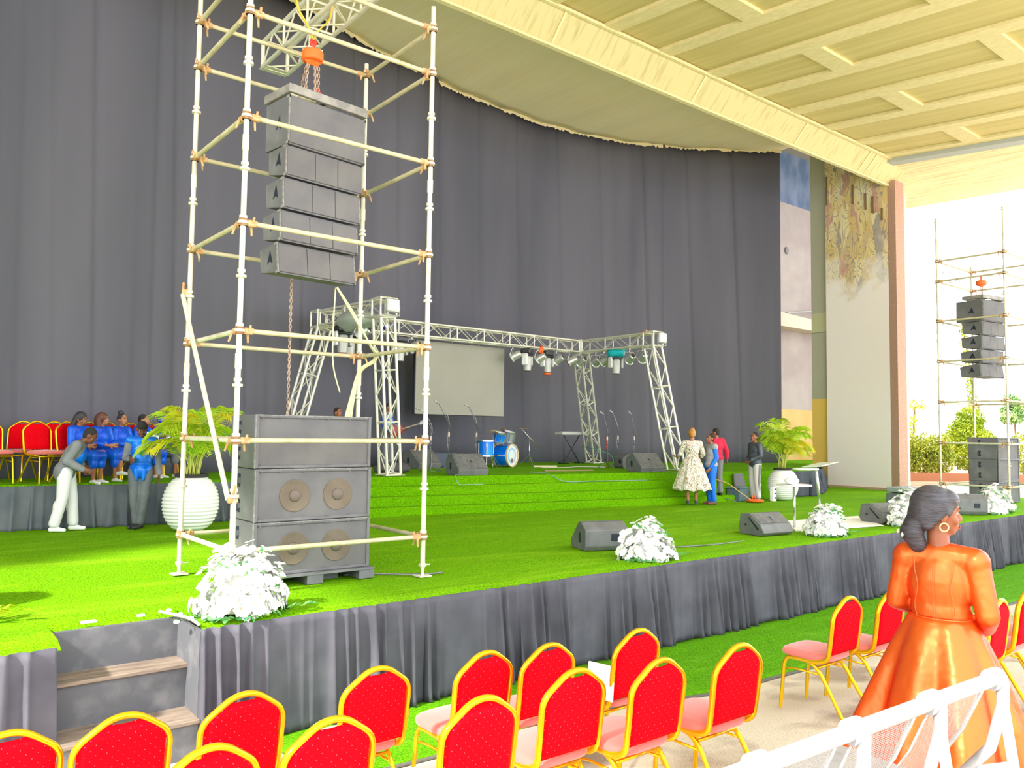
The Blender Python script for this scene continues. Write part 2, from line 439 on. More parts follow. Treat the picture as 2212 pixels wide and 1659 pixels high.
o = pleats([(18.1, 11.58), (19.0, 11.38), (20.7, 12.06), (22.5, 13.1), (23.1, 14.2)], DZ, UZ - .02, .10, .45, seed=9, name='platform_skirt', m=mat('skirt_cloth_navy', (.06, .068, .09), .8), gz0=lambda y: DZ + .02)
tag(o, 'crumpled black skirt on the platform corner right of the white pot', 'skirt'); solidify(o, .004)

# ================================================================ backdrop curtain
CP = [(-9, 14.5), (-5, 14.7), (-1, 14.95), (1.6, 15.25), (4.3, 15.75), (6.9, 16.4), (9.6, 17.25), (11.6, 17.75), (13.6, 18.0), (16.0, 18.05), (18.4, 17.55), (20.8, 16.35), (23.0, 14.75)]
cp = smoothpath([(p[0], p[1], 0) for p in CP], 8)
cl = [0]
for a, b in zip(cp, cp[1:]): cl.append(cl[-1] + (b - a).length)
CL = cl[-1]; rr = random.Random(4)
ks = sorted([rr.uniform(0, CL) for _ in range(95)]); kw = [rr.uniform(.05, .22) for _ in ks]; ka = [rr.uniform(-.055, .05) for _ in ks]; kt = [rr.uniform(-.5, .15) for _ in ks]; kb = [rr.uniform(0, 1) for _ in ks]
seam = [i * 1.52 for i in range(int(CL / 1.52) + 1)]
def cbase(s):
    import bisect
    i = min(max(bisect.bisect_right(cl, s) - 1, 0), len(cp) - 2); t = (s - cl[i]) / (cl[i + 1] - cl[i])
    d = (cp[i + 1] - cp[i]).normalized(); return cp[i].lerp(cp[i + 1], t), Vector((d.y, -d.x, 0))
def curt(u, v):
    s = u * CL; b, n = cbase(s); z = UZ + v * (11.9 - UZ); d = 0
    for c, w, a, t, q in zip(ks, kw, ka, kt, kb):
        e = (s - c - t * v) / w
        if abs(e) < 3: d += a * math.exp(-e * e) * (1 if q < .4 else max(0, 1 - v * 1.6))
    for c in seam:
        e = (s - c + .35 * v) / .045
        if abs(e) < 3: d -= .05 * math.exp(-e * e)
    d += .03 * math.sin(s * 2.2 + v) + .05 * math.sin(s * .7)
    p = b + n * d
    return (p.x, p.y, z)
s = MB(); s.grid(curt, 900, 16)
o = s.build('backdrop_curtain', M_CURT, smooth=True); solidify(o, .01)
tag(o, 'huge curved dark grey backdrop curtain hanging behind the whole stage', 'curtain')

# ================================================================ ceiling cloth behind the beam
def cc(u, v):
    s = u * CL; b, n = cbase(s); y1 = 12.3
    y = b.y - .02 + (y1 - b.y) * v; x = b.x
    return (x, y, 11.86 + .05 * math.sin(x * 1.1) * math.sin(v * PI) + .03 * math.sin(x * 4 + y * .7))
s = MB(); s.grid(cc, 260, 14); o = s.build('ceiling_back', M_CCLOTH, smooth=True); solidify(o, .02, 1); struct(o)
# ragged fringe of the cloth along the curtain
s = MB()
rr = random.Random(2); hang = [rr.uniform(.0, .16) for _ in range(600)]
def fr(u, v):
    x = u * CL; b, n = cbase(x); h = hang[int(u * 590)] * .5 + .05
    p = b + n * .08
    return (p.x, p.y, 11.86 - h * v)
s.grid(fr, 590, 1); o = s.build('ceiling_fringe', M_CCLOTH); solidify(o, .01); struct(o)

# ================================================================ proscenium beam, ribbed ceiling, roofs
def cz(y): return 10.45 + .09 * (y - 10.9)
s = MB(); s.prism([(11.35, 9.93), (10.88, cz(10.88) + .02), (10.94, cz(10.9) + .5), (11.6, 10.9), (11.5, 9.99)], 0, -7, 23.6)
struct(s.build('trim_beam', M_BEAM))
s = MB(); s.box((8.3, 11.33, 9.925), (30.6, .10, .05)); s.box((8.3, 10.86, cz(10.86) + .0), (30.6, .07, .06))
for x in (9.9, 14.1, 18.2, 21.4, 21.75): s.prism([(11.35, 9.93), (10.87, cz(10.88) + .02), (10.85, cz(10.88) + .02), (11.33, 9.92)], 0, x, x + .05)
struct(s.build('trim_beam_edge', M_RIB))
s = MB(); s.box((7.3, 12.1, 11.5), (32.6, .8, .05)); struct(s.build('trim_gap_shade', M_DARK))  # near-black board stands in for the shade in the gap behind the beam
Y0C, Y1C = 0.2, 10.9
def ccell(mb, x0, x1, y0, y1, up, th=.03):
    mb.add([(x0, y0, cz(y0) + up), (x1, y0, cz(y0) + up), (x1, y1, cz(y1) + up), (x0, y1, cz(y1) + up),
            (x0, y0, cz(y0) + up + th), (x1, y0, cz(y0) + up + th), (x1, y1, cz(y1) + up + th), (x0, y1, cz(y1) + up + th)],
           [(0, 3, 2, 1), (4, 5, 6, 7), (0, 1, 5, 4), (1, 2, 6, 5), (2, 3, 7, 6), (3, 0, 4, 7)])
s = MB(); ccell(s, -7, 22.85, Y0C, Y1C, .07, .4); struct(s.build('ceiling', M_CEIL))
s = MB()
xs = 14.45 - 3.2 * 7; 
while xs < 22:
    for k, a in enumerate((xs + 1.25, xs + 2.85)):
        if a + .35 < 22.9 and a > -7: ccell(s, a, a + .35, Y0C, Y1C, 0, .09)
    for yc in (8.57 - 5.4, 8.57):
        if xs > -7 and xs + 1.25 < 22.9: ccell(s, xs - .0, xs + 1.25, yc - .22, yc + .22, 0, .09)
    for yc in (5.87, .47 + .22):
        if xs + 1.6 > -7 and xs + 2.85 < 22.9: ccell(s, xs + 1.6, xs + 2.85, yc - .2, yc + .2, 0, .09)
    xs += 3.2
struct(s.build('ceiling_ribs', M_RIB))
s = MB(); ccell(s, 22.45, 22.85, .2, 11.1, -.10, .24); struct(s.build('trim_ceiling_edge', M_GREYTRIM))
# outer canopy beyond the grey trim, boarded, sloping gently up
M_CAN = mat('canopy_board', (.96, .84, .54), .85, var=(.70, .52, .26), scale=1.6, stretch=(8, .5, 1), detail=12, lo=.42, hi=.8)
s = MB()
s.add([(22.8, -1, 10.0), (27.2, -1, 9.75), (26.3, 12.2, 10.0), (22.8, 12.2, 10.45), (22.8, -1, 10.5), (27.2, -1, 10.3), (26.3, 12.2, 10.5), (22.8, 12.2, 10.9)],
      [(0, 3, 2, 1), (4, 5, 6, 7), (0, 1, 5, 4), (1, 2, 6, 5), (2, 3, 7, 6), (3, 0, 4, 7)])
struct(s.build('canopy', M_CAN))
# roof over everything behind the beam
deckbox('roof_slab', -9, 29.8, 11.5, 20.5, 13.4, 13.0, mat('roof_concrete', (.3, .28, .24), .9))
deckbox('added_sun_baffle', -7, 23.6, 10.95, 11.5, 13.4, 10.4, mat('roof_concrete', (.3, .28, .24), .9))  # unseen slab added to keep leaking sun off the curtain
deckbox('unseen_shade_slab', -22, -9, 8.5, 20.5, 10.6, 10.3, mat('roof_concrete', (.3, .28, .24), .9))  # unseen slab, added and sized to bound the sun patch on the left deck
deckbox('wall_back', -9, 29.8, 19.6, 20.2, 13.0, .5, mat('roof_concrete', (.3, .28, .24), .9))
deckbox('wall_left', -9.4, -9, 9.0, 20.2, 13.0, 0, mat('roof_concrete', (.3, .28, .24), .9))

# ================================================================ mural pier, post, wing
def mural_material():
    m = bpy.data.materials.new('mural'); m.use_nodes = True; nt = m.node_tree; N = nt.nodes; L = nt.links; b = N['Principled BSDF']
    b.inputs['Roughness'].default_value = .85
    tc = N.new('ShaderNodeTexCoord'); mp = N.new('ShaderNodeMapping'); mp.inputs['Scale'].default_value = (1, 2.3, .8)
    L.new(tc.outputs['Object'], mp.inputs['Vector'])
    nz = N.new('ShaderNodeTexNoise'); nz.inputs['Scale'].default_value = 1.2; nz.inputs['Detail'].default_value = 2
    L.new(mp.outputs[0], nz.inputs['Vector'])
    va = N.new('ShaderNodeVectorMath'); va.operation = 'MULTIPLY_ADD'; va.inputs[1].default_value = (1.3, 1.3, 1.3)
    L.new(nz.outputs['Color'], va.inputs[0]); L.new(mp.outputs[0], va.inputs[2])
    v = N.new('ShaderNodeTexVoronoi'); v.distance = 'CHEBYCHEV'; v.inputs['Scale'].default_value = 2.0; L.new(va.outputs[0], v.inputs['Vector'])
    sep = N.new('ShaderNodeSeparateColor'); L.new(v.outputs['Color'], sep.inputs[0])
    r = N.new('ShaderNodeValToRGB'); r.color_ramp.interpolation = 'CONSTANT'; e = r.color_ramp.elements
    cols = [(0, (.86, .68, .33)), (.25, (.80, .58, .25)), (.42, (.90, .76, .45)), (.6, (.45, .40, .36)), (.70, (.74, .55, .30)), (.82, (.70, .40, .30)), (.9, (.88, .78, .52))]
    e[0].position = 0; e[0].color = (*cols[0][1], 1); e[1].position = .25; e[1].color = (*cols[1][1], 1)
    for p, c in cols[2:]:
        q = e.new(p); q.color = (*c, 1)
    L.new(sep.outputs[0], r.inputs[0])
    v2 = N.new('ShaderNodeTexNoise'); v2.inputs['Scale'].default_value = 1.1; v2.inputs['Detail'].default_value = 1.5; v2.inputs['Distortion'].default_value = 1.6; L.new(mp.outputs[0], v2.inputs['Vector'])
    ps = N.new('ShaderNodeMath'); ps.operation = 'PINGPONG'; ps.inputs[1].default_value = .06; L.new(v2.outputs['Fac'], ps.inputs[0])
    lt = N.new('ShaderNodeMath'); lt.operation = 'LESS_THAN'; lt.inputs[1].default_value = .010; L.new(ps.outputs[0], lt.inputs[0])
    m1 = N.new('ShaderNodeMixRGB'); m1.inputs[2].default_value = (.42, .33, .27, 1); L.new(lt.outputs[0], m1.inputs[0]); L.new(r.outputs[0], m1.inputs[1])
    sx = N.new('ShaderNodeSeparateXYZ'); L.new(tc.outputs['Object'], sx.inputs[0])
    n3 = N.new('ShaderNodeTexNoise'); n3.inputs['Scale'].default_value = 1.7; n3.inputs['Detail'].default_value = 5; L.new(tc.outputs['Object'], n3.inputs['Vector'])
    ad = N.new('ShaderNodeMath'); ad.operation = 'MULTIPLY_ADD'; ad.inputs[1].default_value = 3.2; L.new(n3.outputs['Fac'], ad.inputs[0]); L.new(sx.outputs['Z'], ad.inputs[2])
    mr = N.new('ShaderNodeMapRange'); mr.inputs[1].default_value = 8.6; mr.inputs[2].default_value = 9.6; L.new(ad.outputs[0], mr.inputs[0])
    m2 = N.new('ShaderNodeMixRGB'); m2.inputs[1].default_value = (1.0, .90, .88, 1); L.new(mr.outputs[0], m2.inputs[0]); L.new(m1.outputs[0], m2.inputs[2])  # blown-out light on the lower wall is painted in as near-white
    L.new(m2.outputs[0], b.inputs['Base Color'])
    return m
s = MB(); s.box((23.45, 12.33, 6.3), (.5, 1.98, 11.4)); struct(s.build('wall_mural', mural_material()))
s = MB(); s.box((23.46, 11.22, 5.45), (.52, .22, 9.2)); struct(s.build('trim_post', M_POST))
s = MB(); s.box((23.8, 11.16, 5.3), (.14, .1, 8.9)); struct(s.build('trim_post_lit_strip', mat('lit_render', (.9, .72, .5), .8)))  # lit right edge of the post, painted as a paler strip
s = MB(); s.box((23.2, 12.2, .99), (.12, 2.2, .08)); struct(s.build('baseboard_mural', mat('brown_base', (.55, .38, .24), .9)))
s = MB()
for i, (y, z, w, h) in enumerate(((11.5, 9.1, .05, .35), (11.78, 9.45, .06, .5), (12.0, 9.6, .05, .5), (12.4, 9.9, .05, .6), (13.25, 10.2, .04, .9))):
    s.box((23.18, y, z), (.04, w, h))
struct(s.build('trim_mural_relief', mat('relief_brown', (.25, .15, .08), .8)))
s = MB(); s.mi = 0; s.box((23.6, 13.62, 9.69), (.5, .58, 6.6)); s.mi = 1; s.box((23.6, 13.62, 6.08), (.5, .58, .62))
s.mi = 0; s.box((23.6, 13.62, 4.73), (.5, .58, 2.1)); s.mi = 2; s.box((23.6, 13.62, 2.27), (.5, .58, 2.82))
struct(s.build('wall_pier', [M_OLIVEW, mat('pale_olive', (.62, .6, .36), .9), M_YEL]))
s = MB()
s.mi = 0; s.box((27.0, 16.6, 2.55), (6.2, .2, 1.84)); s.mi = 1; s.box((27.0, 16.6, 5.1), (6.2, .2, 3.26)); s.mi = 2; s.box((27.0, 16.6, 8.9), (6.2, .2, 4.34)); s.mi = 3; s.box((27.0, 16.6, 12.1), (6.2, .2, 2.06))
struct(s.build('wall_wing', [M_OCHRE, M_GREYWALL, M_GREYWALL, M_NAVY]))
s = MB(); s.prism([(24.5, 6.35), (29.8, 6.35), (29.8, 6.62), (24.5, 6.85)], 1, 15.9, 16.5); struct(s.build('trim_ledge', mat('ledge_cream', (.55, .47, .38), .9)))
o = MB().box((28.4, 16.4, 2.1), (.62, .08, 1.0), bev=.01).build('door_1', M_REDDOOR); struct(o)
deckbox('wall_side', 29.7, 29.9, 14.45, 20.2, 13.0, .9, M_GREYWALL)
s = MB(); s.tube([(26.0, 16.45, 7.0), (28.0, 16.3, 7.25), (28.0, 16.3, 6.9)], .02)
tag(s.build('rail_bracket', M_GREYTRIM), 'thin grey rail fixed above the ledge on the wing wall', 'rail')
s = MB(); s.ell((26.05, 16.48, 9.3), (.12, .05, .14)); tag(s.build('wall_lamp', mat('dim_grey', (.2, .19, .19), .7)), 'small grey round fitting high on the grey wing wall', 'lamp')
# ================================================================ scaffold towers
M_GALV = mat('galvanised_pipe', (0.74, 0.70, 0.56), 0.5, 0.15, var=(0.60, 0.54, 0.38), scale=5, lo=.45, hi=.7, bump=.1, bscale=40)
M_LEDG = mat('dusty_ledger', (0.50, 0.44, 0.26), 0.6, 0.1, var=(0.62, 0.56, 0.38), scale=7)
M_RUST = mat('rusty_coupler', (0.55, 0.27, 0.12), 0.8, 0.2, var=(0.62, 0.46, 0.24), scale=14)
Z0L = 1.3805
def scaffold(ox, oy, label, w=2.021, d=1.512, full=True, kmax=6):
    t = thing('scaffold_tower', label, 'scaffold', (ox, oy, DZ))
    h0 = Z0L - DZ
    tops = {(0, 0): 6.6, (1, 0): 5.75, (0, 1): 6.6, (1, 1): 5.65}
    jacks = {}
    for (i, j), kt in tops.items():
        x, y = i * w, j * d; zt = h0 + kt
        s = MB(); s.tube([(x, y, .10), (x, y, zt)], .0255, seg=12)
        k = 0.0
        while h0 + k < zt - .05:
            z = h0 + k
            s.tube([(x, y, z - .012), (x, y, z + .012)], .047, seg=12)
            s.tube([(x, y, z + .035), (x, y, z + .065)], .036, seg=12)
            k += .5
        for k in (1.72, 3.75): s.tube([(x, y, h0 + k - .07), (x, y, h0 + k + .07)], .031, seg=12)
        st = s.build('upright', M_GALV, t, smooth=True, sharp=40)
        s = MB(); s.box((x, y, .006 + .018), (.15, .15, .012)); s.tube([(x, y, .02), (x, y, .16)], .018, seg=10); s.tube([(x, y, .12), (x, y, .15)], .04, seg=6)
        s.box((x + .05, y, .135), (.08, .015, .012)); s.build('base_plate', M_GALV, st, smooth=True, sharp=40)
    def ledger(a, b, z, mt=M_LEDG):
        A = Vector((a[0] * w, a[1] * d, z)); B = Vector((b[0] * w, b[1] * d, z)); u = (B - A).normalized()
        s = MB(); s.tube([A + u * .04, B - u * .04], .0235, seg=10)
        l = s.build('ledger', mt, t, smooth=True, sharp=40)
        for p, q in ((A, u), (B, -u)):
            s = MB(); c = p + q * .085
            s.box(c, (.10 if abs(q.x) > .5 else .055, .055 if abs(q.x) > .5 else .10, .06), bev=.012)
            s.tube([p + Vector((0, 0, -.035)), p + Vector((0, 0, .035))], .041, seg=8)
            n = Vector((-q.y, q.x, 0)); s.tube([c + n * .03, c + n * .06 + Vector((0, 0, -.10)) + q * .02], [.014, .009], seg=6)
            s.tube([c + n * -.03, c - n * .05 + Vector((0, 0, .05))], .012, seg=6)
            s.build('coupler', M_RUST, l, smooth=True, sharp=40)
    F0, R0, L0, B0 = (0, 0), (1, 0), (0, 1), (1, 1)
    for k in range(6):
        z = h0 + k
        ledger(F0, R0, z); ledger(F0, L0, z, M_GALV if k < 3 else M_LEDG)
        ledger(L0, B0, z); ledger(R0, B0, z)
    for a, b in ((F0, R0), (L0, B0), (F0, L0), (R0, B0)): ledger(a, b, h0 + 5.5)
    # diagonal brace on the left side
    A = Vector((-.07, d, 3.87 - DZ + .02)); B = Vector((-.05, 0, 1.83 - DZ + .02))
    s = MB(); s.tube([A, B], .024, seg=10); br = s.build('brace', M_GALV, t, smooth=True, sharp=40)
    s = MB(); s.box(A + Vector((.04, 0, .03)), (.09, .05, .07), bev=.01); s.tube([A, A + Vector((.0, -.02, .13))], .013, seg=6); s.build('coupler', M_RUST, br)
    s = MB(); s.box(B + Vector((.04, 0, 0)), (.09, .05, .07), bev=.01); s.tube([B + Vector((.04, -.01, .03)), B + Vector((.04, -.06, .13))], .013, seg=6); s.build('coupler', M_RUST, br)
    return t
SX, SY = 2.613, 7.245
tw = scaffold(SX, SY, 'near scaffold tower at left holding the hanging speakers above the bass bins')
for ch in list(tw.children):
    if ch.name.startswith('brace'): BR_ = ch
BR_.parent = None
tw2 = dup(tw, (20.6, 7.34, DZ), 0, 'far scaffold tower at right in front of the hedge, with hanging speakers')
BR_.parent = tw

# ================================================================ box truss helper (4 chords and lattice)
M_ALU = mat('aluminium_truss', (0.82, 0.80, 0.70), 0.38, 0.35, var=(0.72, 0.70, 0.60), scale=9)
def truss(mb, A, B, sz, r=.018, step=.36, up=(0, 0, 1), alt=0):
    A = Vector(A); B = Vector(B); d = (B - A); L = d.length; d.normalize()
    U = Vector(up); U = (U - d * U.dot(d)).normalized(); S = d.cross(U)
    cs = [S * a * sz / 2 + U * b * sz / 2 for a, b in ((-1, -1), (1, -1), (1, 1), (-1, 1))]
    for c in cs: mb.tube([A + c, B + c], r, seg=8)
    n = max(2, int(L / step))
    for k in range(4):
        c0, c1 = cs[k], cs[(k + 1) % 4]
        for i in range(n):
            a = A + d * (L * i / n) + (c0 if (i + k + alt) % 2 else c1); b = A + d * (L * (i + 1) / n) + (c1 if (i + k + alt) % 2 else c0)
            mb.tube([a, b], r * .42, seg=6, cap=False)
        for i in range(0, n + 1, 2):
            p = A + d * (L * i / n); mb.tube([p + c0, p + c1], r * .6, seg=6, cap=False)
# hoisting truss across the top of the near tower
t = thing('hoist_truss', 'white box truss lying across the top of the near scaffold tower', 'truss', (3.78, 9.55, 6.96))
s = MB(); truss(s, (0, 0, .17), (-.02, -3.6, .17), .32, r=.025, step=.32); s.build('lattice', M_ALU, t, smooth=True, sharp=50)
s = MB(); 
for a in (-.16, .16): s.tube([(a, .0, .01), (a, .0, .33)], .024)
s.box((0, 0.0, .01), (.34, .16, .012)); s.box((0, 0, .33), (.34, .10, .012)); s.build('end_plate', M_ALU, t)
s = MB(); s.box((0, -.6, .01), (.3, .012, .06)); s.build('cross_strap', M_ALU, t); s = MB(); s.box((0, -2.2, .01), (.3, .012, .06)); s.build('cross_strap', M_ALU, t)

# goal-post lighting truss
TZ = 4.85
FL, BL, BR, FR = (7.66, 13.52), (7.49, 15.88), (15.16, 15.92), (15.14, 13.32)
t = thing('stage_truss', 'silver box truss frame on four legs over the drums and screen', 'truss', (11.3, 14.6, UZ))
O = Vector((-11.3, -14.6, -UZ))
def tv(p, z): return Vector((p[0], p[1], z)) + O
def leg(base, top, n):
    s = MB(); truss(s, tv(base, UZ + .03), tv(top, TZ - .2), .30, r=.029, step=.46, up=(0, 1, 0)); l = s.build('leg', M_ALU, t, smooth=True, sharp=50)
    s = MB(); s.box(tv(base, UZ + .015), (.42, .42, .015)); s.build('foot_plate', M_ALU, l)
leg((7.93, 13.62), FL, 0); leg((6.75, 16.02), BL, 1); leg((16.75, 17.0), BR, 2); leg((15.35, 12.75), FR, 3)
def beam(a, b, alt=0):
    A = tv(a, TZ); B = tv(b, TZ); u = (B - A).normalized() * .2
    s = MB(); truss(s, A + u, B - u, .30, r=.025, step=.40, alt=alt); s.build('beam', M_ALU, t, smooth=True, sharp=50)
beam(FL, BL); beam(BL, BR, 1); beam(BR, FR)
for c in (FL, BL, BR, FR):
    s = MB(); q = tv(c, TZ)
    for a in (-.17, .17):
        for b in (-.17, .17):
            s.tube([q + Vector((a, b, -.18)), q + Vector((a, b, .18))], .022); s.tube([q + Vector((a, -.17, b)), q + Vector((a, .17, b))], .022); s.tube([q + Vector((-.17, a, b)), q + Vector((.17, a, b))], .022)
    s.build('corner_block', M_ALU, t)
M_WLAMP = mat('flood_face', (.92, .92, .80), .4)
M_LTGREY = mat('light_grey_metal', (.5, .5, .48), .45, .3)
def flood(c, rz, label):
    f = thing('flood_lamp', label, 'lamp', c, rz)
    MB().box((0, 0, 0), (.30, .09, .26), bev=.02).build('housing', M_LTGREY, f)
    MB().box((0, -.05, .01), (.26, .012, .20), bev=.005).build('lens', M_WLAMP, f)
    s = MB(); s.tube([(-.17, 0, 0), (-.17, 0, -.18), (.17, 0, -.18), (.17, 0, 0)], .012); s.build('yoke', M_LTGREY, f)
flood((7.70, 13.28, 4.87), .1, 'square white flood lamp on the near left corner of the stage truss')
flood((15.2, 13.08, 4.87), .1, 'square white flood lamp on the right front corner of the stage truss')

# ================================================================ lamps hung from the stage truss
M_PAR = mat('par_can_silver', (.62, .62, .60), .35, .6)
M_LENS = mat('lamp_lens', (.30, .31, .31), .25, .3, var=(.6, .6, .6), scale=60)
M_BLK = mat('black_plastic', (.035, .035, .04), .45)
M_BLKM = mat('black_metal', (.05, .05, .06), .4, .4)
M_WHITEP = mat('white_plastic', (.85, .85, .86), .35)
M_ORANGE = mat('orange_plastic', (1.0, .16, .02), .5)
M_REDP = mat('red_plastic', (.85, .04, .02), .5)
def par():
    t = thing('par_can', None, 'lamp')
    s = MB(); M = Euler((math.radians(62), 0, 0)).to_matrix()
    i0 = len(s.v)
    s.lathe([(.06, .26), (.085, .24), (.10, .14), (.105, .02), (.125, 0), (.125, -.02), (.10, -.022)], seg=20, caps=False)
    s.xf(Matrix.Translation((0, .05, -.28)) @ M.to_4x4(), i0); s.build('can', M_PAR, t, smooth=True, sharp=40)
    s = MB(); s.lathe([(0, -.012), (.10, -.015), (.10, .0)], seg=20); s.ell((0, 0, -.016), (.03, .03, .012)); s.xf(Matrix.Translation((0, .05, -.28)) @ M.to_4x4()); s.build('lens', M_LENS, t, smooth=True, sharp=40)
    s = MB(); s.tube(rounded([(-.13, .09, -.24), (-.14, .03, -.06), (.14, .03, -.06), (.13, .09, -.24)], .05), .009); s.tube([(0, .03, -.06), (0, .03, .03)], .012); s.tube([(0, .0, .02), (0, .06, .02)], .03)
    s.build('yoke', M_PAR, t, smooth=True, sharp=40)
    return t
def mover():
    t = thing('moving_head_lamp', None, 'lamp')
    MB().box((0, 0, -.09), (.30, .26, .14), bev=.03).build('base_box', M_BLKM, t)
    for k, x in enumerate((-.17, .17)):
        s = MB(); s.box((x, 0, -.30), (.06, .17, .30), bev=.025); s.build('arm', M_WHITEP if k == 0 else M_LTGREY, t)
    s = MB(); s.box((0, 0, -.18), (.36, .2, .06), bev=.02); s.build('yoke', M_BLKM, t)
    s = MB(); s.lathe([(.07, -.60), (.10, -.58), (.11, -.42), (.12, -.30), (.10, -.22), (.05, -.20)], seg=18); s.build('head', M_LTGREY, t, smooth=True, sharp=40)
    s = MB(); s.lathe([(0, -.605), (.085, -.60), (.085, -.58)], seg=18); s.build('lens', M_BLK, t)
    return t
zl = TZ - .19
YB = 15.76
p0 = par(); m0 = mover(); used = {'p': False, 'm': False}
def place(kind, x, y, rz, label, z=zl, rot=None):
    src = p0 if kind == 'p' else m0; gp = 'can lamps on the stage truss' if kind == 'p' else 'moving lamps on the stage truss'
    if not used[kind]:
        used[kind] = True; src.location = (x, y, z); src.rotation_euler = (0, 0, rz); src['label'] = label; src['group'] = gp; return src
    return dup(src, (x, y, z), rz, label, gp)
place('p', 12.68, YB, .75, 'silver can lamp just right of the screen top edge')
place('p', 13.52, YB, .55, 'silver can lamp between the two moving lamps right of the screen')
place('p', 14.15, YB, .3, 'silver can lamp right of the orange ended moving lamp')
place('p', 14.62, YB, .9, 'silver can lamp tilted right, second from the back right truss corner')
place('p', 14.98, YB, .1, 'silver can lamp tucked against the back right truss corner')
place('p', 15.28, 15.45, -.3, 'silver can lamp just in front of the back right truss corner')
place('p', 15.28, 15.15, .1, 'silver can lamp left of the teal covered moving lamp')
place('p', 15.26, 14.2, -.35, 'silver can lamp right of the teal covered moving lamp')
place('p', 15.25, 13.75, -.45, 'silver can lamp nearest the front right truss corner')
place('p', 7.6, 14.3, .6, 'silver can lamp under the left side beam of the stage truss')
place('p', 9.7, YB, .5, 'silver can lamp just left of the screen top edge')
place('m', 13.12, YB, .5, 'black moving lamp next to the screen top right corner')
place('m', 13.80, YB, .1, 'moving lamp with orange lower end under the long back beam')
place('m', 15.28, 14.72, -.2, 'moving lamp wrapped in a teal cloth under the right side beam')
place('m', 7.55, 15.0, .1, 'moving lamp with orange end and green cloth under the left side beam')
place('m', 8.1, YB, .1, 'dark moving lamp behind the front left truss leg')
place('m', 9.35, YB, .1, 'moving lamp hung left of the screen near the scaffold upright')
def rag(c, r, m, label, seed):
    rr = random.Random(seed); s = MB(); s.ell(c, r, seg=18, rings=12)
    s.v = [tuple(Vector(v) + Vector((rr.uniform(-1, 1), rr.uniform(-1, 1), rr.uniform(-1, 1))) * .022) for v in s.v]
    tag(s.build('cloth_wrap', m, smooth=True), label, 'cloth')
rag((15.28, 14.72, zl - .04), (.26, .24, .14), mat('teal_cloth', (0, .46, .52), .7), 'teal cloth wrapped over a moving lamp on the right side beam', 1)
rag((7.55, 14.95, zl + .02), (.14, .12, .10), mat('green_cloth', (0, .42, .22), .7), 'green cloth bundled on the left side beam above a moving lamp', 2)
rag((7.60, 14.5, zl + .03), (.34, .62, .22), mat('clear_film', (.42, .46, .40), .25, spec=.8), 'crumpled grey plastic sheet bundled under the left side beam', 3)
rag((13.58, YB, zl - .02), (.07, .06, .10), M_ORANGE, 'small orange cloth tied beside a can lamp on the back beam', 4)
rag((9.0, YB + .0, TZ - .02), (.07, .06, .12), mat('blue_tape', (.06, .05, .45), .6), 'blue wrap on the back beam beside the front left truss leg', 5)
for x, y, lb in ((13.80, YB, 'orange cap on the end of the moving lamp under the back beam'), (7.55, 15.0, 'orange cap on the end of the moving lamp under the left side beam')):
    s = MB(); s.lathe([(.0, -.655), (.10, -.65), (.105, -.62), (.105, -.605)], seg=18, c=(x, y, zl)); tag(s.build('lamp_cap', M_ORANGE, smooth=True, sharp=40), lb, 'cap')
s = MB(); s.tube(smoothpath([(15.15, 13.75, 5.03), (15.1, 13.55, 5.04), (15.0, 13.4, 5.06)]), .03); tag(s.build('strap', M_ORANGE), 'orange strap over the right side beam near the front corner', 'strap')
# LED screen
t = thing('led_screen', 'large blank pale grey screen hanging under the back beam', 'screen', (11.35, 16.15, 2.9))
MB().box((0, .06, .87), (2.66, .10, 1.76), bev=.01).build('cabinet', M_BLKM, t)
MB().box((0, 0, .87), (2.64, .02, 1.74)).build('screen_face', mat('led_face', (.33, .315, .27), .8, var=(.36, .345, .30), scale=1), t)
s = MB()
for x in (-1.1, -.3, .5, 1.15): s.tube([(x, .03, 1.74), (x, -.2, 1.90)], .015)
s.build('hanger', M_LTGREY, t)

